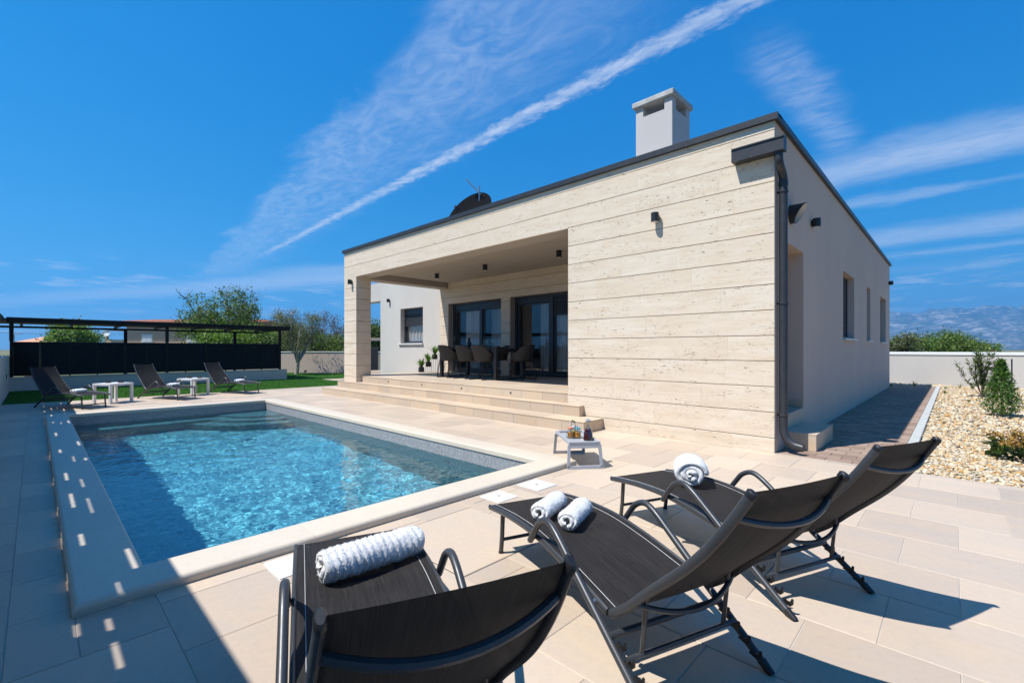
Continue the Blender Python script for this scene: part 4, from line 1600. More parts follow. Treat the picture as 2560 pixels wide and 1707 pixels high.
def pile(o, n, size):
    """terry loops: tiny blades standing on the towel"""
    me = o.data
    me.calc_loop_triangles()
    nv = len(me.vertices)
    co = np.empty(nv * 3, dtype=np.float32)
    me.vertices.foreach_get('co', co)
    co = co.reshape(-1, 3)
    tri = np.empty(len(me.loop_triangles) * 3, dtype=np.int32)
    me.loop_triangles.foreach_get('vertices', tri)
    T = co[tri.reshape(-1, 3)]
    nr = np.cross(T[:, 1] - T[:, 0], T[:, 2] - T[:, 0])
    ar = np.linalg.norm(nr, axis=1) + 1e-12
    nr /= ar[:, None]
    ctr = co.mean(0)
    ctr[0] = 0
    idx = RNG.choice(len(T), n, p=ar / ar.sum())
    a, b = RNG.uniform(0, 1, n), RNG.uniform(0, 1, n)
    fl = a + b > 1
    a[fl], b[fl] = 1 - a[fl], 1 - b[fl]
    P_ = T[idx, 0] + (T[idx, 1] - T[idx, 0]) * a[:, None] + (T[idx, 2] - T[idx, 0]) * b[:, None]
    N_ = nr[idx]
    rad_ = P_ - ctr
    rad_[:, 0] = 0
    N_ = N_ * np.sign((N_ * rad_).sum(1) + 1e-9)[:, None]
    s_ = RNG.normal(0, 1, (n, 3))
    s_ /= np.linalg.norm(s_, axis=1, keepdims=True)
    tipv = P_ + N_ * size * RNG.uniform(.5, 1.2, (n, 1)) + RNG.normal(0, size * .5, (n, 3))
    V = np.stack([P_ - s_ * size * .3, P_ + s_ * size * .3, tipv], 1).reshape(-1, 3)
    return raw_mesh('terry_pile', V, np.arange(n * 3).reshape(-1, 3), 'towel')


def on_lounger(i, s_, t_, z, rot):
    (x, y), a = SPOT[i][0], R(SPOT[i][1])
    return (x + s_ * math.cos(a) - t_ * math.sin(a), y + s_ * math.sin(a) + t_ * math.cos(a), z), a + R(rot)


def towel(mesh, i, s_, t_, z, rot, label, group=None):
    l_, r_ = on_lounger(i, s_, t_, z, rot)
    o = place('rolled_towel', mesh, None, l_, r_)
    return tag(o, label, 'towel', group)


TBIG = towel_mesh(.41, .080, 2.2, ribs=15, seed=3).mesh('rolled_towel', 'towel', 'all')
TMED = towel_mesh(.27, .060, 2.1, seed=8).mesh('rolled_towel', 'towel', 'all')
TTHK = towel_mesh(.25, .108, 2.8, seed=15, flat=.9).mesh('rolled_towel', 'towel', 'all')
TFAR = towel_mesh(.26, .050, 2.1, seed=21).mesh('rolled_towel', 'towel', 'all')
towel(TBIG, 0, .44, .035, .306, 106, 'large ribbed white rolled towel on the nearest lounger')
towel(TMED, 1, .345, -.05, .304, 126, 'small white rolled towel closest to the foot of the middle lounger', 'pair of rolled towels')
towel(TMED, 1, .505, .015, .305, 128, 'small white rolled towel nearer the armrests of the middle lounger', 'pair of rolled towels')
towel(TTHK, 2, .43, .07, .302, 139, 'thick white rolled towel standing high on the lounger by the drinks tray')
for me_, n_, sz in ((TBIG, 26000, .0042), (TMED, 12000, .0038), (TTHK, 14000, .0042)):
    pm = None
    for o in [q for q in COL.objects if q.data == me_]:
        pm = pm or pile(o, n_, sz)
        place('terry_pile', pm, o)
for i, nm in ((3, 'shaded lounger across the pool'), (4, 'far lounger between the white tables'), (5, 'far lounger nearest the steps')):
    towel(TFAR, i, .60, -.02, .304, 112, 'white rolled towel on the %s, backrest side' % nm, 'rolled towels across the pool')
    towel(TFAR, i, .48, .00, .304, 112, 'white rolled towel on the %s, foot side' % nm, 'rolled towels across the pool')


# ------------------------------------------------------------------ white side tables with ashtrays
def side_table(loc, rz, label):
    o = thing('side_table', label, 'table', loc, rz, 'white side tables')
    s_, h = .255, .445
    MB().cbox(-s_, s_, -s_, s_, h - .048, h, .003).obj('table_top', 'white_paint', o)
    for a in (-1, 1):
        for b in (-1, 1):
            x, y = a * (s_ - .026), b * (s_ - .026)
            MB().cbox(x - .025, x + .025, y - .025, y + .025, 0, h - .0485, .003).obj('leg', 'white_paint', o)
    return o


side_table((-12.28, -4.75, 0), R(32), 'square white side table next to the shaded far lounger')
side_table((-13.03, -3.07, 0), R(28), 'square white side table between the middle and the farthest lounger')
for (x, y, lb) in ((-12.40, -4.83, 'brown glass ashtray on the table by the shaded lounger, pool wall side'), (-12.28, -4.62, 'brown glass ashtray on the table by the shaded lounger, house side'),
                   (-13.12, -3.14, 'brown glass ashtray on the farther white table, pool wall side'), (-13.00, -2.94, 'brown glass ashtray on the farther white table, house side')):
    o = MB().lathe([(.040, .0), (.055, .006), (.062, .028), (.064, .036), (.052, .036), (.047, .016), (.001, .012)], 18).obj('ashtray', 'ash_glass', None, True, (x, y, .4455))
    tag(o, lb, 'ashtray', 'ashtrays')
    for k in range(3):
        a = k * 2.1
        MB().box(-.011, .011, -.005, .005, .034, .046).move((.057 * math.cos(a), .057 * math.sin(a), 0), a + math.pi / 2).obj('notch', 'ash_glass', o)

# ------------------------------------------------------------------ drinks tray at the pool corner
ta = R(140.3)
tray = thing('bed_tray', 'grey folding tray table with drinks at the pool corner', 'tray table', (-1.457, -1.883, 0), ta)
hl, hw, tz = .335, .165, .238
MB().cbox(-hl, hl, -hw, hw, tz, tz + .012, .003).obj('tray_top', 'grey_plastic', tray)
MB().cbox(-hl, hl, -hw, -hw + .028, tz + .0122, tz + .034, .004).obj('rim', 'grey_plastic', tray)
MB().cbox(-hl, hl, hw - .028, hw, tz + .0122, tz + .034, .004).obj('rim', 'grey_plastic', tray)
MB().cbox(-hl, -hl + .03, -hw + .0285, hw - .0285, tz + .0122, tz + .034, .004).obj('rim', 'grey_plastic', tray)
MB().cbox(hl - .03, hl, -hw + .0285, hw - .0285, tz + .0122, tz + .034, .004).obj('rim', 'grey_plastic', tray)
for s_ in (-1, 1):
    x0, x1 = s_ * (hl - .012), s_ * (hl + .018)
    mb = MB()
    def bar(y0, z0, y1, z1, w_=.015):
        # flat bar of the leg frame between two points of its plane
        d_ = Vector((y1 - y0, z1 - z0)).normalized()
        n2 = Vector((-d_.y, d_.x)) * w_
        pts = []
        for (yy, zz) in ((y0, z0), (y1, z1)):
            for sg in (-1, 1):
                pts.append((yy + sg * n2.x, zz + sg * n2.y))
        v_ = []
        for (yy, zz) in (pts[0], pts[1], pts[3], pts[2]):
            xx = x1 + (x0 - x1) * zz / tz
            v_ += [(xx - .011, yy, zz), (xx + .011, yy, zz)]
        mb.add(v_, [(0, 2, 4, 6), (1, 7, 5, 3), (0, 1, 3, 2), (2, 3, 5, 4), (4, 5, 7, 6), (6, 7, 1, 0)])
    bar(-hw + .005, tz - .002, -hw - .008, .016)
    bar(hw - .005, tz - .002, hw + .008, .016)
    bar(-hw - .022, .0155, hw + .022, .0155)
    bar(-hw + .02, tz - .018, hw - .02, tz - .018)
    mb.obj('leg_frame', 'grey_plastic', tray)


def at_tray(x, y):
    return (-1.457 + x * math.cos(ta) - y * math.sin(ta), -1.883 + x * math.sin(ta) + y * math.cos(ta), tz + .0123)


carrier = thing('bottle_carrier', 'black wire carrier with green handle holding three juice jars', 'carrier', at_tray(.0, .035), ta)
for k in range(4):
    z = (.004, .004, .055, .055)[k]
    r_ = .075 if k % 2 == 0 else .074
    MB().tube([(r_ * math.cos(a), r_ * math.sin(a), z) for a in np.linspace(0, 2 * math.pi, 20, endpoint=False)], .002, 5, closed=True).obj('ring', 'wire_black', carrier)
for k in range(6):
    a = k * math.pi / 3
    MB().tube([(.075 * math.cos(a), .075 * math.sin(a), .004), (.075 * math.cos(a), .075 * math.sin(a), .058)], .002, 5).obj('wire', 'wire_black', carrier)
MB().tube([(-.076, 0, .05), (-.076, 0, .165), (-.06, 0, .178), (.06, 0, .178), (.076, 0, .165), (.076, 0, .05)], .0028, 6).obj('bail', 'wire_black', carrier, True)
MB().tube([(-.05, 0, .179), (.05, 0, .179)], .009, 8).obj('handle', 'leaf_handle', carrier, True)
for (x, y, lid, liq, lb) in ((-.002 - .02, .038 + .035, 'lid_orange', 'orange_juice', 'juice jar with coral lid and straw'), (.040, .017, 'lid_pale', 'yellow_juice', 'juice jar with pale blue lid and straw'),
                             (-.042, -.005, 'lid_teal', 'orange_juice', 'juice jar with turquoise lid and straw')):
    o = thing('juice_jar', lb + ' in the wire carrier', 'jar', tuple(Vector(at_tray(x, y)) + Vector((0, 0, .0065))), ta, 'juice jars')
    MB().lathe([(.001, 0), (.029, 0), (.032, .004), (.032, .078), (.026, .092), (.026, .102), (.024, .102), (.024, .091), (.030, .077), (.030, .005), (.001, .003)], 20).obj('glass_body', 'clear_glass', o, True)
    MB().lathe([(.001, .0035), (.0295, .0055), (.0295, .060), (.001, .060)], 20).obj('juice', liq, o, True)
    MB().lathe([(.029, .094), (.030, .096), (.030, .108), (.028, .110), (.001, .110)], 20).obj('lid', lid, o, True)
    MB().tube([(.004, 0, .062), (.012, .004, .165)], .003, 6).obj('straw', 'straw_pale', o)
    MB().tube([(.032, 0, .07), (.055, 0, .065), (.055, 0, .03), (.032, 0, .025)], .004, 6).obj('handle', 'clear_glass', o, True)
o = thing('carafe', 'glass carafe of dark red juice with grey stopper on the tray', 'carafe', at_tray(-.18, .03), ta)
o.location = at_tray(-.195, -.02)
prof = [(.001, 0), (.050, 0), (.053, .004), (.046, .08), (.034, .125), (.022, .155), (.021, .175), (.028, .205)]
MB().lathe(prof + [(.026, .205), (.019, .175), (.020, .155), (.032, .124), (.044, .08), (.051, .006), (.001, .004)], 24).obj('glass_body', 'clear_glass', o, True)
MB().lathe([(.001, .0045), (.0505, .0065), (.0435, .08), (.0315, .124), (.001, .124)], 24).obj('juice', 'red_juice', o, True)
MB().lathe([(.027, .200), (.029, .206), (.030, .216), (.001, .222)], 20).box(-.004, .036, -.012, .012, .214, .226).obj('stopper', 'grey_plastic', o, True)
# the far end of the tray is the one nearest the house: keep carafe on the camera side
o.location = at_tray(-.16, -.085)


# ------------------------------------------------------------------ dining set on the terrace
dt = thing('dining_table', 'black dining table under the terrace roof', 'table', (-7.245, 1.95, FL))
MB().cbox(-1.12, 1.12, -.53, .53, .715, .748, .004).obj('table_top', 'table_black', dt)
for a in (-1, 1):
    for b in (-1, 1):
        MB().cbox(a * 1.03 - .04, a * 1.03 + .04, b * .455 - .04, b * .455 + .04, 0, .7145, .004).obj('leg', 'table_black', dt)
    MB().cbox(a * 1.03 - .03, a * 1.03 + .03, -.414, .414, 0.001, .03, .003).obj('foot_rail', 'table_black', dt)
    MB().cbox(a * 1.03 - .03, a * 1.03 + .03, -.414, .414, .66, .714, .003).obj('apron', 'table_black', dt)


def make_chair():
    t = thing('dining_chair', 'x', 'chair')
    # shell opens towards +y; wraps round the back as arms
    NU, NV = 36, 12

    def ring(a, b):
        """a: 0..1 round from one arm tip over the back to the other, b: 0 bottom .. 1 top"""
        an = R(-125 + 250 * a) - math.pi / 2
        k = abs(2 * a - 1)
        top = .835 - .215 * (1 / (1 + math.exp(-(k - .52) * 13)))
        z = .455 + (top - .455) * b
        rx = .225 + .060 * b
        ry = .215 + .065 * b
        back = .05 * b * (1 - k)
        return (rx * math.cos(an), ry * math.sin(an) - back + .02, z)
    mb = MB()
    vs_ = []
    th = .012
    for i in range(NU + 1):
        for j in range(NV + 1):
            p_ = Vector(ring(i / NU, j / NV))
            vs_.append(p_)
    for i in range(NU + 1):
        for j in range(NV + 1):
            p_ = Vector(ring(i / NU, j / NV))
            vs_.append(p_ - Vector((p_.x, p_.y, 0)).normalized() * th)
    fs = []
    q = lambda i, j, l: l * (NU + 1) * (NV + 1) + i * (NV + 1) + j
    for i in range(NU):
        for j in range(NV):
            fs.append((q(i, j, 0), q(i + 1, j, 0), q(i + 1, j + 1, 0), q(i, j + 1, 0)))
            fs.append((q(i, j, 1), q(i, j + 1, 1), q(i + 1, j + 1, 1), q(i + 1, j, 1)))
        fs.append((q(i, NV, 0), q(i + 1, NV, 0), q(i + 1, NV, 1), q(i, NV, 1)))
        fs.append((q(i, 0, 0), q(i, 0, 1), q(i + 1, 0, 1), q(i + 1, 0, 0)))
    for i in (0, NU):
        for j in range(NV):
            fs.append((q(i, j, 0), q(i, j + 1, 0), q(i, j + 1, 1), q(i, j, 1)))
    mb.add(vs_, fs).obj('shell', 'chair_shell', t, 'all')
    prof = [(.001, .432), (.17, .434), (.213, .448), (.217, .462), (.20, .466), (.001, .458)]
    s_ = MB().lathe(prof, 32)
    s_.v = [(a, b * .96 + .02 + (.05 if b > .12 else 0), c_) for a, b, c_ in s_.v]
    s_.obj('seat', 'chair_shell', t, True)
    for a in (-1, 1):
        x = a * .215
        MB().tube(smooth_path([(a * .13, .17, .436), (x * .9, .20, .40), (x, .235, .02), (x, .225, .008), (x, -.215, .008), (x, -.225, .02), (x * .9, -.17, .40), (a * .13, -.14, .436)], 4), .0075, 7).obj('sled_leg', 'wire_black', t, True)
    MB().tube([(-.13, .17, .436), (.13, .17, .436)], .007, 6).obj('crossbar', 'wire_black', t)
    MB().tube([(-.13, -.14, .436), (.13, -.14, .436)], .007, 6).obj('crossbar', 'wire_black', t)
    return t


CH = [(-7.90, 1.46, 0, 'brown shell chair at the pool side of the table, leftmost'), (-7.23, 1.46, 0, 'brown shell chair at the pool side of the table, middle one'), (-6.62, 1.46, 0, 'brown shell chair at the pool side of the table, next to the front leg'),
      (-5.95, 2.12, 90, 'dark shell chair at the end of the table nearest the big wall'), (-8.50, 1.90, -90, 'shell chair at the table end by the potted plants'),
      (-7.85, 2.52, 180, 'shell chair behind the table in front of the curtained door'), (-7.15, 2.52, 180, 'shell chair behind the table, middle of the door side'), (-6.30, 2.56, 175, 'shell chair behind the table beside the stone pier')]
c0 = None
for (x, y, a, lb) in CH:
    o = make_chair() if c0 is None else copy_tree(c0)
    c0 = c0 or o
    o.location = (x, y, FL)
    o.rotation_euler = (0, 0, R(a + random.uniform(-4, 4)))
    tag(o, lb, 'chair', 'dining chairs on the terrace')

TZ = FL + .7485
o = thing('pineapple_ornament', 'dark pineapple ornament standing on the dining table', 'ornament', (-7.70, 1.95, TZ))
MB().lathe([(.001, 0), (.035, 0), (.040, .01), (.018, .02), (.02, .03), (.055, .06), (.068, .11), (.060, .16), (.035, .195), (.001, .20)], 16).obj('fruit', 'ash_glass', o)
mb = MB()
for k in range(12):
    a = k * 2.4
    r_ = .012 + .018 * (k / 12)
    hh_ = .31 - .08 * (k / 12)
    mb.tube([(r_ * .4 * math.cos(a), r_ * .4 * math.sin(a), .19), (r_ * math.cos(a), r_ * math.sin(a), .24), (r_ * 2.2 * math.cos(a), r_ * 2.2 * math.sin(a), hh_)], [.010, .009, .001], 5)
mb.obj('leaf_tuft', 'ash_glass', o)
o = thing('wine_decanter', 'slender necked glass decanter on the dining table', 'decanter', (-7.08, 1.93, TZ))
MB().lathe([(.001, 0), (.10, .004), (.112, .016), (.07, .05), (.030, .10), (.022, .15), (.032, .21), (.046, .245), (.044, .245), (.030, .21), (.020, .15), (.028, .10), (.068, .05), (.108, .016), (.001, .008)], 24).obj('glass_body', 'clear_glass', o, True)
for i, (x, y) in enumerate(((-6.92, 1.86), (-6.80, 1.93), (-6.86, 2.05))):
    o = thing('wine_glass', ('stemmed wine glass beside the decanter', 'stemmed wine glass at the outer side of the group', 'stemmed wine glass behind the other two')[i], 'glass', (x, y, TZ), 0, 'wine glasses')
    MB().lathe([(.001, .0), (.034, .001), (.032, .004), (.005, .010), (.004, .09), (.008, .097), (.030, .125), (.038, .16), (.033, .215), (.031, .215), (.036, .16), (.028, .126), (.001, .101)], 18).obj('glass_body', 'clear_glass', o, True)
o = thing('fruit_plate', 'shallow plate with shells and red apples on the dining table', 'plate', (-6.42, 1.86, TZ))
MB().lathe([(.001, .004), (.10, .004), (.17, .022), (.175, .026), (.165, .026), (.10, .010), (.001, .010)], 24).obj('dish', 'ash_glass', o, True)
for k in range(7):
    a = k * 2.4
    r_ = .03 + .014 * k
    MB().lathe([(.001, -.03), (.022, -.02), (.030, 0), (.022, .02), (.001, .026)], 10, r_ * math.cos(a), r_ * math.sin(a), .042).obj('fruit', 'shell_white' if k % 2 else 'apple_red', o, True)

# ------------------------------------------------------------------ boundary walls, slat fence, carport
lw = thing('boundary_wall', 'white rendered boundary wall along the shaded side of the pool', 'wall')
MB().box(-18.26, 4.2, -6.76, -6.5, -.08, 1.0).obj('wall_face', 'stucco_wall', lw)
x = -18.26
while x < 4.1:
    MB().cbox(x + .001, min(x + 1.0, 4.2) - .001, -6.775, -6.488, 1.001, 1.03, .004).obj('coping_slab', 'white_sill', lw)
    x += 1.0
MB().cbox(-16.02, -15.88, -6.4995, -6.485, .47, .56, .003).obj('socket_cover', 'black_plastic', lw)
plw = thing('planter_wall', 'low white rendered wall under the dark slat fence', 'wall')
MB().box(-18.25, -18.0, -6.499, 1.10, -.08, .37).obj('wall_face', 'stucco_wall', plw)
MB().cbox(-18.265, -17.985, -6.498, 1.115, .371, .402, .004).obj('coping_slab', 'stucco_wall', plw)
gw = thing('garden_wall', 'grey rendered garden wall behind the olive tree', 'wall', WA, math.atan2((WB - WA).y, (WB - WA).x))
L_ = (WB - WA).length
MB().box(0, L_, 0, .22, -.08, 1.05).obj('wall_face', 'stucco_grey', gw)
MB().cbox(-.02, L_ + .02, -.02, .24, 1.051, 1.095, .005).obj('coping_slab', 'white_sill', gw)
rw = thing('white_wall', 'bright white boundary wall behind the gravel bed', 'wall', (0, .95, 0))
MB().box(-3.0, 9.0, 14.36, 14.60, -.08, .985).obj('wall_face', 'stucco_wall', rw)
MB().cbox(-3.0, 9.0, 14.385, 14.61, .986, 1.01, .003).obj('shadow_joint', 'anthracite', rw)
MB().cbox(-3.02, 9.02, 14.34, 15.35, 1.011, 1.085, .005).obj('coping_slab', 'white_paint', rw)
MB().box(-3.0, 5.2, 15.36, 15.6, -.08, 1.115).obj('rear_parapet', 'white_paint', rw)
MB().cbox(2.30, 2.52, 14.345, 14.359, .55, .65, .002).obj('meter_plate', 'anthracite_metal', rw)

fence = thing('slat_fence', 'dark horizontal slat fence on the low wall behind the far loungers', 'fence', (-18.12, 0, 0))
FY = [-6.46, -5.885, -5.24, -4.61, -3.94, -3.365, -2.82, -2.283, -1.68, -1.047, -.41, .187, .87]
BIGP = (0, 4, 6, 8, 12)
for i, y in enumerate(FY):
    w_ = .035 if i in BIGP else .016
    MB().cbox(-.03, .05 if i in BIGP else .03, y - w_, y + w_, .402, 1.45 if i in BIGP else 1.43, .003).obj('post', 'fence_metal', fence)
for i in range(len(FY) - 1):
    a = FY[i] + (.036 if i in BIGP else .017)
    b = FY[i + 1] - (.036 if i + 1 in BIGP else .017)
    L_ = b - a
    pr = [(.020, 0), (.024, .004), (-.008, .062), (-.012, .058)]
    mb = MB()
    for yy in (0, L_):
        mb.v += [(p_[0], yy, p_[1]) for p_ in pr]
    mb.f = [(0, 1, 5, 4), (1, 2, 6, 5), (2, 3, 7, 6), (3, 0, 4, 7), (0, 3, 2, 1), (4, 5, 6, 7)]
    me = mb.mesh('slat', 'fence_metal')
    k = 0
    z = .432
    while z < 1.39:
        place('slat', me, fence, (0, a, z))
        z += .0585
    MB().box(-.012, .016, a, b, 1.40, 1.425).obj('top_rail', 'fence_metal', fence)
MB().box(-.035, -.03, -6.2, -5.9, .405, .425).obj('reflector_strip', 'red_sign', fence)

cp = thing('carport', 'dark flat roofed carport frame over the slat fence', 'carport')
MB().box(-21.2, -18.02, -9.7, 1.20, 2.06, 2.10).box(-18.03, 4.2, -9.7, -7.32, 2.062, 2.102).obj('roof_sheet', 'fence_metal', cp)
MB().cbox(-18.02, -17.95, -6.56, 1.21, 1.985, 2.135, .004).obj('fascia', 'fence_metal', cp)
MB().cbox(-21.27, -21.2, -9.7, 1.21, 1.93, 2.0, .004).obj('rear_beam', 'fence_metal', cp)
MB().cbox(-21.2, -18.021, 1.19, 1.215, 1.985, 2.13, .004).obj('fascia', 'fence_metal', cp)
MB().cbox(-17.949, 4.2, -6.66, -6.60, 1.985, 2.135, .004).obj('fascia', 'fence_metal', cp)
for y in (-6.3, -5.1, -3.9, -2.7, -1.5, -.3, .9):
    MB().box(-21.24, -18.03, y - .03, y + .03, 2.0, 2.0595).obj('rafter', 'fence_metal', cp)
for (x, y, z0) in ((-18.10, -6.46, 1.45), (-18.10, -2.82, 1.452), (-18.10, .87, 1.451)):
    MB().cbox(x - .045, x + .045, y - .045, y + .045, z0, 1.984, .003).obj('post', 'fence_metal', cp)
for (x, y) in ((-21.2, .08), (-21.2, -3.6), (-21.2, -7.4)):
    MB().cbox(x - .05, x + .05, y - .05, y + .05, -.08, 1.929, .003).obj('post', 'fence_metal', cp)
for x in (-12.5, -7.0, -1.5, 3.9):
    MB().cbox(x - .05, x + .05, -6.86, -6.78, -.08, 1.98, .003).obj('post', 'fence_metal', cp)
# slatted strip along the pool edge of the roof; unseen cross boards added above, their small windows shaped to let streaks of sun through
y = -6.72
while y > -7.30:
    w_ = random.choice((.074, .082, .088, .094))
    MB().box(-18.0, 4.2, y - w_, y, 2.066, 2.069).obj('roof_slat', 'fence_metal', cp)
    y -= w_ + random.choice((.009, .012, .015))
y = -6.675
while y > -7.30:
    x = -18.0 + random.uniform(0, .8)
    while x < 4.2:
        w_ = random.choice((.42, .55, .7, .95, 1.4)) * (1 if x > -5 else 2.2)
        MB().box(x, min(x + w_, 4.2), y - .094, y, 2.076, 2.079).obj('streak_board', 'fence_metal', cp)
        x += w_ + random.choice((.14, .24, .34, .46))
    y -= .094

# garden spot on the lawn
sp = thing('garden_spot', 'small black garden spotlight on the lawn by the olive tree', 'spotlight', (-22.3, 3.55, 0), R(30))
MB().tube([(0, 0, -.02), (0, 0, .07)], .012, 8).obj('spike', 'black_plastic', sp)
MB().tube([(-.05, 0, .07), (.06, 0, .12)], [.04, .052], 14).obj('head', 'black_plastic', sp, True)

# porch beyond the white wing
pw = thing('porch_gate', 'dark narrow gate panel seen through the porch opening', 'gate', (-16.75, 4.30, 0), R(44))
MB().cbox(-.30, .11, -.03, .03, .02, 1.28, .004).obj('gate_leaf', 'anthracite', pw)
MB().cbox(.112, .16, -.04, .04, -.05, 1.32, .004).obj('post', 'anthracite', pw)
pl_ = thing('porch_wall', 'low cream wall and rail seen through the porch opening', 'wall', (-18.3, 5.45, 0), R(44))
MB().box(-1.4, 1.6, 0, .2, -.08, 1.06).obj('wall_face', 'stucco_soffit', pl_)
MB().cbox(-1.42, 1.62, -.02, .22, 1.061, 1.09, .004).obj('coping_slab', 'white_sill', pl_)
MB().cbox(-1.4, 1.6, .02, .16, 1.62, 1.75, .006).obj('rail', 'stucco_soffit', pl_)
for x in (-1.3, 1.5):
    MB().cbox(x - .06, x + .06, .03, .15, 1.0905, 1.619, .004).obj('post', 'stucco_soffit', pl_)
struct(MB().box(-16.2, -14.6, 3.0, 3.33, -.08, .17).box(-16.2, -14.6, 3.7, 5.0, -.08, .33).obj('porch_floor', 'deck_tile'))


# ------------------------------------------------------------------ plants
def leaf_cloud(pts, size, aspect, tints, droop=.0, up=.3, jitter=.35):
    """one small folded leaf (two triangles) at every point"""
    n = len(pts)
    d_ = RNG.normal(0, 1, (n, 3))
    d_[:, 2] = d_[:, 2] * .7 + up - droop
    d_ /= np.linalg.norm(d_, axis=1, keepdims=True)
    a = RNG.normal(0, 1, (n, 3))
    s_ = np.cross(d_, a)
    s_ /= np.linalg.norm(s_, axis=1, keepdims=True)
    L_ = size * RNG.uniform(1 - jitter, 1 + jitter, n)[:, None]
    w_ = L_ * aspect * .5
    nn = np.cross(d_, s_)
    p0 = pts
    p1 = pts + d_ * L_ * .5 + s_ * w_ + nn * L_ * .06
    p2 = pts + d_ * L_
    p3 = pts + d_ * L_ * .5 - s_ * w_ + nn * L_ * .06
    V = np.stack([p0, p1, p2, p3], 1).reshape(-1, 3)
    F = np.arange(n * 4).reshape(-1, 4)
    return V, F, np.repeat(tints, 4, 0)


def tints_for(n, pal, probs, lo=.65, hi=1.25):
    pal = np.array(pal)
    return np.clip(pal[RNG.choice(len(pal), n, p=probs)] * RNG.uniform(lo, hi, (n, 1)), 0, .8)


def limb(mb, a, b, r0, r1, bend=.12, n=5):
    a, b = Vector(a), Vector(b)
    off = Vector((random.uniform(-1, 1), random.uniform(-1, 1), random.uniform(-.3, .6))) * (b - a).length * bend
    pts, rr = [], []
    for k in range(n + 1):
        t = k / n
        pts.append(a.lerp(b, t) + off * math.sin(math.pi * t))
        rr.append(r0 + (r1 - r0) * t)
    mb.tube(pts, rr, 7 if r0 > .03 else 5)
    return pts


def tree(name, label, cat, base, h, trunk_h, rx, ry, n_limb, n_clump, per, leaf, aspect, pal, probs, group=None, r0=.1, bark='hedge_wood', mat='leaf', spread=.22, low=0., droop=0., twigs=0, top=None):
    """trunk with limbs; leaves in clumps round the limb ends, gaps between"""
    o = thing(name, label, cat, base, 0, group)
    mb = MB()
    tt = limb(mb, (0, 0, -.1), (random.uniform(-.1, .1) * rx, random.uniform(-.1, .1) * ry, trunk_h), r0, r0 * .7, .05)
    tip = tt[-1]
    cents = []
    for k in range(n_limb):
        a = 2 * math.pi * k / n_limb + random.uniform(-.4, .4)
        rad = random.uniform(.35, .95)
        zz = trunk_h + (h - trunk_h) * random.uniform(.35, .95)
        if top:
            zz = min(zz, top(a, rad))
        e = Vector((rx * rad * math.cos(a), ry * rad * math.sin(a), zz))
        pts = limb(mb, tip * random.uniform(.75, 1), e, r0 * .55, r0 * .12, .14)
        for q in pts[2:]:
            for _ in range(2):
                e2 = q + Vector((random.uniform(-1, 1) * rx * .33, random.uniform(-1, 1) * ry * .33, random.uniform(-.15, .4) * (h - trunk_h) * .5))
                limb(mb, q, e2, r0 * .2, r0 * .05, .15, 3)
                cents.append(e2)
        cents.append(e)
    for _ in range(twigs):
        q = random.choice(cents)
        limb(mb, q, q + Vector((random.uniform(-.25, .25), random.uniform(-.25, .25), random.uniform(.3, .9))), r0 * .10, r0 * .03, .1, 3)
    mb.obj('trunk', bark, o, True)
    C_ = []
    while len(C_) < n_clump:
        q = random.choice(cents) + Vector((random.gauss(0, rx * .16), random.gauss(0, ry * .16), random.gauss(0, h * .07)))
        if q.z < low or q.z > h or (q.x / rx) ** 2 + (q.y / ry) ** 2 > 1.15:
            continue
        C_.append(q)
    C_ = np.array([c_[:] for c_ in C_])
    n = n_clump * per
    idx = np.repeat(np.arange(n_clump), per)
    cs = RNG.uniform(.6, 1.35, n_clump)[idx][:, None]
    pts = C_[idx] + RNG.normal(0, spread, (n, 3)) * cs * np.array((1, 1, .75))
    pts = pts[pts[:, 2] > low - .1]
    n = len(pts)
    V, F, T = leaf_cloud(pts, leaf, aspect, tints_for(n, pal, probs), droop)
    place('crown', raw_mesh('crown', V, F, mat, T), o)
    return o


GREEN = [(.11, .185, .036), (.17, .255, .05), (.075, .125, .028), (.25, .31, .075)]
GPR = [.35, .3, .2, .15]
LIME = [(.17, .275, .045), (.24, .35, .065), (.10, .18, .033)]
DKG = [(.09, .145, .034), (.135, .195, .044), (.06, .095, .026), (.21, .26, .065)]
OLV = [(.15, .165, .075), (.21, .22, .12), (.095, .12, .050), (.30, .31, .20)]
DRY = [(.17, .085, .045), (.24, .13, .07), (.12, .08, .045), (.10, .11, .035)]

tree('olive_tree', 'young olive tree with forked pale trunk on the lawn', 'olive tree', (-21.3, 2.72, 0), 2.95, .60, .95, .95, 8, 190, 70, .08, .26, OLV, [.35, .25, .25, .15], None, .10, 'olive_bark', spread=.14, low=1.2)
tree('leafy_tree', 'tall leafy green tree behind the carport roof', 'tree', (-32.0, 2.0, -.1), 4.95, 1.0, 2.2, 2.2, 10, 210, 50, .17, .42, DKG[:2] + GREEN[1:3], [.3, .3, .25, .15], 'trees beyond the fence', .14, spread=.27, low=.6, twigs=40)
tree('leafy_tree', 'bright green bushy tree standing before the tall tree', 'tree', (-28.9, 2.2, -.1), 2.55, .5, 2.0, 2.0, 8, 190, 75, .15, .5, LIME, [.4, .3, .3], 'trees beyond the fence', .10, spread=.28, low=.1)
tree('leafy_tree', 'round green tree left of the neighbouring house', 'tree', (-45.4, -4.05, -.1), 2.9, .8, 1.4, 1.4, 9, 120, 70, .20, .5, LIME, [.35, .2, .45], 'trees beyond the fence', .12, spread=.28, low=.3)
tree('leafy_tree', 'small green tree at the balcony of the neighbouring house', 'tree', (-66.5, -3.2, -.1), 4.2, 1.0, 1.4, 1.4, 8, 80, 60, .26, .5, GREEN, GPR, 'trees beyond the fence', .14, spread=.36, low=.6)
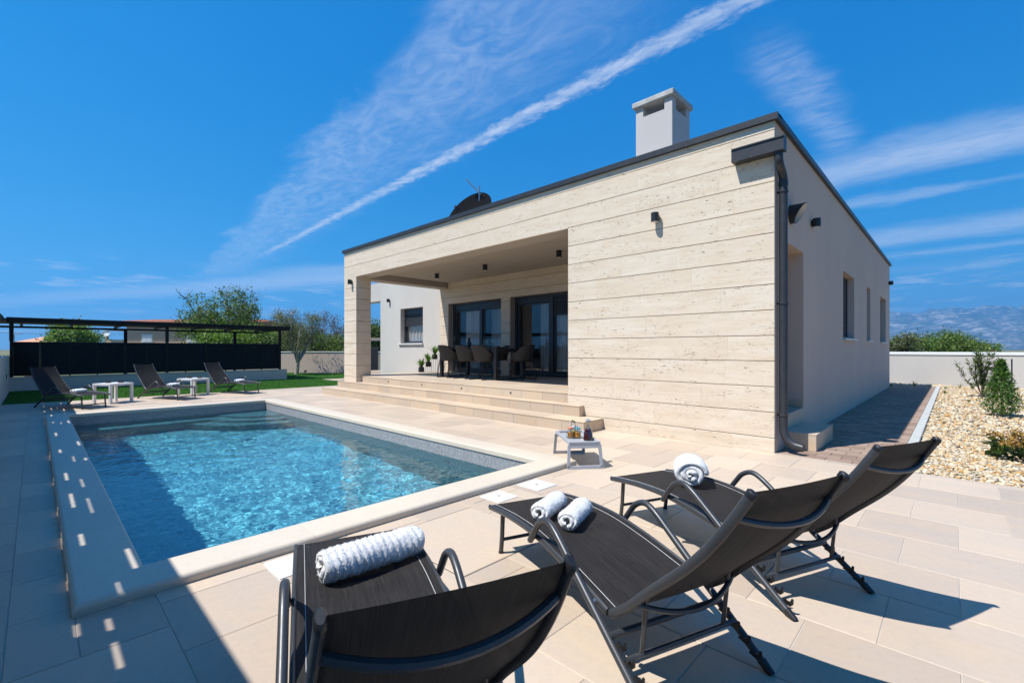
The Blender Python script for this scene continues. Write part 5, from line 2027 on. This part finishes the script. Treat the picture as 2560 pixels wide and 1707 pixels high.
for i, (x, y, h, r_, lb) in enumerate(((-26.7, 3.65, 2.5, 1.4, 'dark green shrub behind the fence end and the olive'), (-24.6, 5.1, 2.1, 1.5, 'dark green shrub behind the garden wall, right of the olive'),
                                       (-23.5, 6.2, 2.25, 1.5, 'dark green shrub behind the garden wall beside the pillar'), (-23.0, 7.9, 3.0, 1.3, 'dark green shrub seen through the porch opening'), (-29.1, 4.1, 2.6, 1.3, 'mid green shrub behind the carport end post'))):
    tree('shrub', lb, 'shrub', (x, y, -.1), h, .3, r_, r_, 8, 150, 75, .12, .5, DKG if i else GREEN, [.4, .3, .2, .1], 'shrubs behind the garden wall', .06, spread=.24, low=.0)
for i, (x, y, h, r_, lb) in enumerate(((-33.0, 3.75, 5.2, .8, 'bare twiggy tree rising right of the tall leafy tree'), (-33.3, 6.3, 4.1, .8, 'russet half dry tree behind the fence end'), (-33.6, 7.35, 4.2, .8, 'russet half dry tree above the olive'),
                                       (-32.0, 8.95, 4.2, 1.0, 'reddish bare tree between olive and pillar'), (-30.3, 9.5, 4.1, 1.0, 'reddish bare tree next to the pillar'))):
    tree('dry_tree', lb, 'tree', (x, y, -.1), h, .9, r_, r_, 7, 80, 20, .11, .45, DRY, [.3, .3, .2, .2], 'half dry trees beyond the wall', .05, mat='leaf_dry', spread=.20, low=.8, twigs=110)
for i, (x, y, h, rx, lb) in enumerate(((-.65, 25.3, 1.95, 1.2, 'yellowish green bush right at the house corner beyond the white wall'), (.35, 27.4, 1.85, 1.2, 'mid green bush beyond the white wall'), (1.3, 28.5, 2.25, 1.35, 'tallest green bush beyond the white wall'),
                                       (2.2, 30.6, 1.65, 1.3, 'low green bush at the open end of the row beyond the white wall'), (-1.9, 24.5, 2.1, 1.2, 'green bush mostly hidden behind the house corner'))):
    tree('bush', lb, 'bush', (x, y, -.1), h, .3, rx, 1.2, 9, 170, 75, .11, .5, OLV[:3] if i == 0 else GREEN, [.4, .3, .3] if i == 0 else GPR, 'bushes beyond the white wall', .06, spread=.20, low=.0)
for i, (x, y, h, lb) in enumerate(((68., 150., 5.6, 'tiny dark round tree on the plain below the mountains'), (95., 165., 5.0, 'tiny dark tree at the edge of the picture below the mountains'), (84., 190., 4.6, 'tiny tree among the far village roofs'), (57., 140., 4.0, 'tiny tree beyond the end of the bushes'))):
    tree('far_tree', lb, 'tree', (x, y, -1), h, 1.2, 5.5, 5.5, 7, 80, 30, .7, .6, DKG, [.4, .3, .2, .1], 'far trees on the plain', .3, spread=.9, low=.2)
for i, (x, y, w_, lb) in enumerate(((80., 176., 7, 'tiny far house with red roof, right end of the plain'), (66., 165., 6, 'tiny far white house among trees on the plain'))):
    o = thing('far_house', lb, 'house', (x, y, -1), R(40))
    MB().box(-w_ / 2, w_ / 2, -3, 3, 0, 3.0).obj('wall', 'white_paint', o)
    MB().add([(-w_ / 2 - .3, -3.3, 3.0), (w_ / 2 + .3, -3.3, 3.0), (w_ / 2 + .3, 3.3, 3.0), (-w_ / 2 - .3, 3.3, 3.0), (-w_ / 2 - .3, 0, 4.4), (w_ / 2 + .3, 0, 4.4)], [(0, 1, 5, 4), (2, 3, 4, 5), (0, 4, 3), (1, 2, 5), (0, 3, 2, 1)]).obj('roof', 'roof_clay', o)


# ---- garden plants in the gravel
def conifer(loc, h, r_, label):
    o = thing('conifer', label, 'conifer', loc)
    MB().tube([(0, 0, -.05), (.01, 0, h * .5), (0, .01, h * .92)], [.02, .014, .004], 7).obj('trunk', 'hedge_wood', o, True)
    n = 4200
    t = RNG.uniform(0, 1, n) ** .8
    lob = RNG.integers(0, 26, n)
    la = (lob * 2.399) % (2 * np.pi)
    an = la + RNG.normal(0, .33, n)
    prof_ = np.minimum(1, (1 - t) ** .85 * 1.12 + .03) * np.minimum(1, .5 + t * 4)
    rad = r_ * prof_ * (RNG.uniform(.35, 1.05, n) + .10 * np.sin(lob * 5.1 + t * 14))
    pts = np.stack([rad * np.cos(an), rad * np.sin(an), .03 + t * h * .97], 1)
    pal = [(.075, .17, .026), (.13, .26, .04), (.04, .095, .018), (.20, .33, .065)]
    V, F, T = leaf_cloud(pts, .055, .30, tints_for(n, pal, [.35, .3, .2, .15]), 0, .9)
    place('crown', raw_mesh('crown', V, F, 'leaf', T), o)


conifer((2.12, 6.1, 0), 1.0, .28, 'bright green conical thuja in the gravel bed')


def blade_plant(name, label, cat, loc, n, L_, w_, spread, pal, rise=1., stems=0, group=None, curve=.5, z0=0., parent=None):
    """fan of strap leaves, each bent outwards"""
    o = parent or thing(name, label, cat, loc, 0, group)
    V, F, T = [], [], []
    for k in range(n):
        a = random.uniform(0, 2 * math.pi)
        l_ = L_ * random.uniform(.55, 1.1)
        lean = random.uniform(.15, 1) * spread
        d_ = Vector((math.cos(a), math.sin(a), 0))
        s_ = Vector((-math.sin(a), math.cos(a), 0))
        b0 = d_ * random.uniform(0, .03) + Vector((0, 0, z0 + random.uniform(0, .02)))
        col = np.array(random.choice(pal)) * random.uniform(.7, 1.25)
        i0 = len(V)
        for j in range(5):
            t = j / 4
            c_ = b0 + d_ * (lean * l_ * (t * .55 + curve * t * t)) + Vector((0, 0, rise * l_ * (t - .32 * lean * t * t)))
            ww = w_ * math.sin(math.pi * (.12 + .86 * t)) * .5
            V += [(c_ - s_ * ww)[:], (c_ + s_ * ww)[:]]
            T += [col, col]
        for j in range(4):
            F.append((i0 + 2 * j, i0 + 2 * j + 1, i0 + 2 * j + 3, i0 + 2 * j + 2))
    place('leaves', raw_mesh('leaves', np.array(V), np.array(F), 'leaf', np.array(T)), o)
    return o


ol = thing('oleander', 'oleander with one pink flower against the white wall', 'oleander', (2.02, 10.6, 0))
st_ = MB()
V, F, T = [], [], []
for k in range(15):
    a = random.uniform(0, 2 * math.pi)
    hh_ = random.uniform(.75, 1.18) if k else 1.2
    e = Vector((.36 * math.cos(a) * random.uniform(.3, 1) - .12 * (k % 3 == 0), .3 * math.sin(a) * random.uniform(.3, 1), hh_))
    pts = limb(st_, (0, 0, 0), e, .011, .004, .06, 6)
    for q in pts[2:]:
        for _ in range(20):
            an = random.uniform(0, 2 * math.pi)
            d_ = Vector((math.cos(an), math.sin(an), random.uniform(.2, 1.3))).normalized()
            s_ = d_.cross(Vector((0, 0, 1))).normalized() * .011
            p_ = q + Vector((0, 0, random.uniform(-.07, .07)))
            l_ = random.uniform(.09, .16)
            i0 = len(V)
            V += [p_[:], (p_ + d_ * l_ * .5 + s_)[:], (p_ + d_ * l_)[:], (p_ + d_ * l_ * .5 - s_)[:]]
            F.append((i0, i0 + 1, i0 + 2, i0 + 3))
            T += [np.array(random.choice([(.09, .15, .045), (.14, .21, .06), (.06, .095, .032), (.20, .23, .10)]))] * 4
st_.obj('stems', 'hedge_wood', ol)
place('leaves', raw_mesh('leaves', np.array(V), np.array(F), 'leaf', np.array(T)), ol)
g = newmat('petal')
g.out(g.pbr(g.mix(g.noise(g.pos(), 60, 3), (.70, .12, .28), (.78, .32, .44)), .6))
fm = MB()
for k in range(9):
    a = k * 2.399
    c_ = Vector((.17 + .045 * math.cos(a) * (k / 9), .045 * math.sin(a) * (k / 9), 1.16 + .02 * math.sin(k * 3)))
    for j in range(5):
        b = j * 2 * math.pi / 5
        d_ = Vector((math.cos(b), math.sin(b), .35)) * .028
        s_ = Vector((-math.sin(b), math.cos(b), 0)) * .013
        fm.add([c_, c_ + d_ * .6 + s_, c_ + d_, c_ + d_ * .6 - s_], [(0, 1, 2, 3)])
fm.obj('flower', 'petal', ol)
tag(MB().tube([(0, 0, -.05), (0, 0, 1.0)], .013, 8).obj('plant_stake', 'anthracite_metal', None, True, (2.42, 9.0, 0)), 'dark upright stake behind the thuja', 'stake')

hy = thing('hydrangea', 'wilted hydrangea with brown flower heads at the edge of the gravel', 'shrub', (2.12, 1.52, 0))
n = 900
an = RNG.uniform(0, 2 * np.pi, n)
rad = .27 * np.sqrt(RNG.uniform(0, 1, n))
pts = np.stack([rad * np.cos(an) * 1.25, rad * np.sin(an), RNG.uniform(.03, .19, n)], 1)
lv = leaf_cloud(pts[:320], .085, .62, tints_for(320, [(.030, .060, .014), (.055, .10, .020), (.13, .19, .04)], [.5, .35, .15]), 0, .2)
place('leaves', raw_mesh('leaves', lv[0], lv[1], 'leaf', lv[2]), hy)
m_ = MB()
heads = []
for k in range(9):
    a = k * 2.399
    r_ = .30 * math.sqrt((k + .3) / 9)
    e = Vector((r_ * math.cos(a) * 1.25, r_ * math.sin(a), .23 + .04 * math.sin(k * 1.7)))
    limb(m_, (e.x * .3, e.y * .3, 0), e, .007, .005, .06, 3)
    heads.append(e)
m_.obj('stems', 'hedge_wood', hy)
hp = np.concatenate([np.array(e[:]) + RNG.normal(0, 1, (110, 3)) * np.array((.045, .045, .022)) for e in heads])
lv = leaf_cloud(hp, .026, .8, tints_for(len(hp), [(.46, .24, .05), (.34, .17, .05), (.55, .36, .10), (.36, .26, .08)], [.35, .25, .2, .2]), 0, .3)
place('flower_heads', raw_mesh('flower_heads', lv[0], lv[1], 'leaf_dry', lv[2]), hy)
for i, (x, y, L_) in enumerate(((.55, 14.15, .20), (1.62, 14.05, .18), (1.9, 13.9, .26), (1.30, 13.2, .12), (1.32, 11.2, .15), (3.0, 14.0, .2), (2.3, 12.6, .14), (1.75, 8.9, .10))):
    blade_plant('weed', ('grass weed at the white wall near the house corner', 'grass weed at the foot of the white wall', 'tall grass weed by the oleander', 'small weed beside the kerb far along the path', 'weed leaning over the kerb', 'grass weed at the far end of the white wall', 'small weed in the far gravel', 'tiny weed in the middle of the gravel')[i], 'weed', (x, y, -.01), 16, L_, .012, .9, [(.08, .15, .03), (.15, .22, .05), (.20, .20, .07)], 1., group='weeds in the gravel')

# ---- potted plants on the terrace
for i, (x, y, ph, lb) in enumerate(((-10.72, 2.55, .0, 'lowest potted green plant at the terrace edge'), (-10.74, 2.84, .16, 'middle potted green plant on a wire stand'), (-10.73, 3.08, .40, 'highest potted green plant on a wire stand by the chairs'))):
    o = thing('potted_plant', lb, 'plant', (x, y, FL), 0, 'potted plants on the terrace')
    z0 = ph
    MB().lathe([(.075, z0 + .012), (.085, z0 + .02), (.088, z0 + .165), (.080, z0 + .165), (.078, z0 + .13), (.001, z0 + .13)], 20).obj('pot', 'pot_black', o, True)
    st_ = MB()
    for k in range(4):
        a = k * math.pi / 2 + .6
        st_.tube([(.095 * math.cos(a), .095 * math.sin(a), 0), (.095 * math.cos(a), .095 * math.sin(a), z0 + .10)], .005, 6)
    st_.tube([(.095 * math.cos(a), .095 * math.sin(a), z0 + .10) for a in np.linspace(0, 2 * math.pi, 20, endpoint=False)], .005, 6, closed=True)
    st_.tube([(-.095, 0, z0 + .006), (.095, 0, z0 + .006)], .004, 6).tube([(0, -.095, z0 + .007), (0, .095, z0 + .007)], .004, 6)
    st_.obj('stand', 'wire_black', o)
    blade_plant('', '', '', None, 46, .34, .038, .85, [(.10, .22, .03), (.16, .30, .05), (.06, .13, .03), (.22, .36, .08)], 1., z0=z0 + .13, parent=o)

# ------------------------------------------------------------------ neighbouring houses
nh = thing('neighbour_house', 'peach coloured neighbouring house with clay tile roof and white windows', 'house', (-60.5, 2.6, -.1), math.atan2(4.228, 4.386))
# local x runs to the right along its front, local y away from the pool
MB().box(-2.6, 10.5, 0, 7, 0, 4.12).obj('wall', 'stucco_peach', nh)
MB().box(-2.62, 10.5, -.02, 7.1, 3.2, 3.36).obj('cornice', 'stucco_cream', nh)
MB().box(-5.3, -2.62, .4, 5, 0, 1.55).box(-5.3, -5.1, .4, .65, 1.55, 3.4).box(-5.28, -5.12, .66, 4.9, 1.5, 2.3).box(-5.3, -2.7, .40, .62, 1.5, 2.35).obj('balcony', 'stucco_cream', nh)
MB().box(-5.3, -2.62, .38, 5.2, 3.35, 3.5).obj('balcony_ceiling', 'roof_wood', nh)
for (x, w_) in ((-.35, 1.05), (4.5, 1.05)):
    wf = MB().box(x - w_ / 2 - .16, x + w_ / 2 + .16, -.04, -.003, 1.93, 3.0).obj('window', 'stucco_cream', nh)
    MB().box(x - w_ / 2, x + w_ / 2, -.07, -.041, 2.05, 2.88).obj('frame', 'white_paint', wf)
    for s_ in (-1, 1):
        MB().box(x + s_ * w_ * .24 - .19, x + s_ * w_ * .24 + .19, -.08, -.071, 2.13, 2.80).obj('pane', 'lamp_inner', wf)
MB().add([(-5.7, -.4, 4.14), (11, -.4, 4.14), (11, 7.6, 4.14), (-5.7, 7.6, 4.14), (-2.2, 3.6, 4.62), (11, 3.6, 4.62)], [(0, 1, 5, 4), (2, 3, 4, 5), (0, 4, 3), (1, 2, 5), (0, 3, 2, 1)]).obj('roof', 'roof_clay', nh)
rt = MB()
for k in range(76):
    x = -5.6 + .215 * k
    ytop = 3.5
    xs_ = max(x, -5.6)
    t_end = 1. if x > -2.3 else max(.05, (x + 5.7) / 3.5)
    rt.tube([(x, -.46, 4.16), (x, -.4 + 4.0 * t_end, 4.16 + .48 * t_end + .02)], .085, 6)
rt.obj('roof_tiles', 'roof_clay', nh)
dsh = thing('balcony_dish', 'white satellite dish on the balcony of the neighbouring house', 'dish', (-63.55, -.75, 2.95))
d_ = MB().lathe([(.001, -.08), (.2, -.06), (.36, 0), (.37, 0), (.21, -.08), (.001, -.1)], 24)
q_ = Vector((.8, -.55, .25)).normalized().to_track_quat('Z', 'Y')
d_.v = [tuple(q_ @ Vector(v_)) for v_ in d_.v]
d_.obj('reflector', 'white_paint', dsh, True)
MB().tube([tuple(q_ @ Vector((0, 0, -.1))), tuple(q_ @ Vector((0, 0, -.3)) + Vector((0, 0, -.1))), (-.35, .3, -.9)], .03, 6).obj('bracket', 'steel', dsh)
fh = thing('distant_roofs_house', 'far house with shallow clay tile roofs left of the round tree', 'house', (-152., -5.0, -1), math.atan2(4.228, 4.386))
MB().box(-5, 4, 0, 8, 0, 4.0).obj('wall', 'white_paint', fh)
MB().add([(-6, -.6, 3.9), (5, -.6, 3.9), (5, 9, 3.9), (-6, 9, 3.9), (.5, 4, 5.9), (1.5, 4, 5.9)], [(0, 1, 5, 4), (2, 3, 4, 5), (0, 4, 3), (1, 2, 5), (0, 3, 2, 1)]).obj('roof', 'roof_clay', fh)
MB().add([(-.5, -1.6, 3.6), (6.5, -1.6, 3.6), (6.5, 3, 4.7), (-.5, 3, 4.7), (-.5, 3, 3.6), (6.5, 3, 3.6)], [(0, 1, 2, 3), (0, 3, 4), (1, 5, 2), (0, 4, 5, 1)]).obj('roof', 'roof_clay', fh)
lp = thing('street_lamp', 'thin far street lamp left of the distant roofs', 'lamp', (-120., -8.6, -.1))
MB().tube([(0, 0, 0), (0, 0, 3.9), (.3, .3, 4.05), (.8, .8, 4.1)], .07, 6).obj('pole', 'aluminium', lp)
MB().cbox(.5, 1.1, .6, 1.1, 4.05, 4.2, .02).obj('head', 'aluminium', lp)
for k, z in enumerate((4.9, 5.35)):
    tag(MB().tube([(-150 + 2 * i, -40 + 4.5 * i, z - .5 * math.sin(math.pi * i / 20)) for i in range(21)], .025, 4).obj('power_line', 'wire_black'), ('upper', 'lower')[1 - k] + ' thin overhead wire above the far roofs', 'wire', 'overhead wires')

# ------------------------------------------------------------------ haze: the air between here and the mountains
g = newmat('haze')
pv = g.n('VolumePrincipled')
g.put(pv.inputs['Color'], (.12, .52, 1.0))
pv.inputs['Density'].default_value = 0.0003
pv.inputs['Anisotropy'].default_value = 0.2
g.out(None, pv.outputs[0])
hz = MB().box(-BIG - 60, BIG + 60, -BIG - 60, BIG + 60, -6, 400).obj('haze', 'haze')
tag(hz, 'pale blue summer haze in front of the mountains', 'haze', kind='stuff')
sc.cycles.volume_bounces = 0
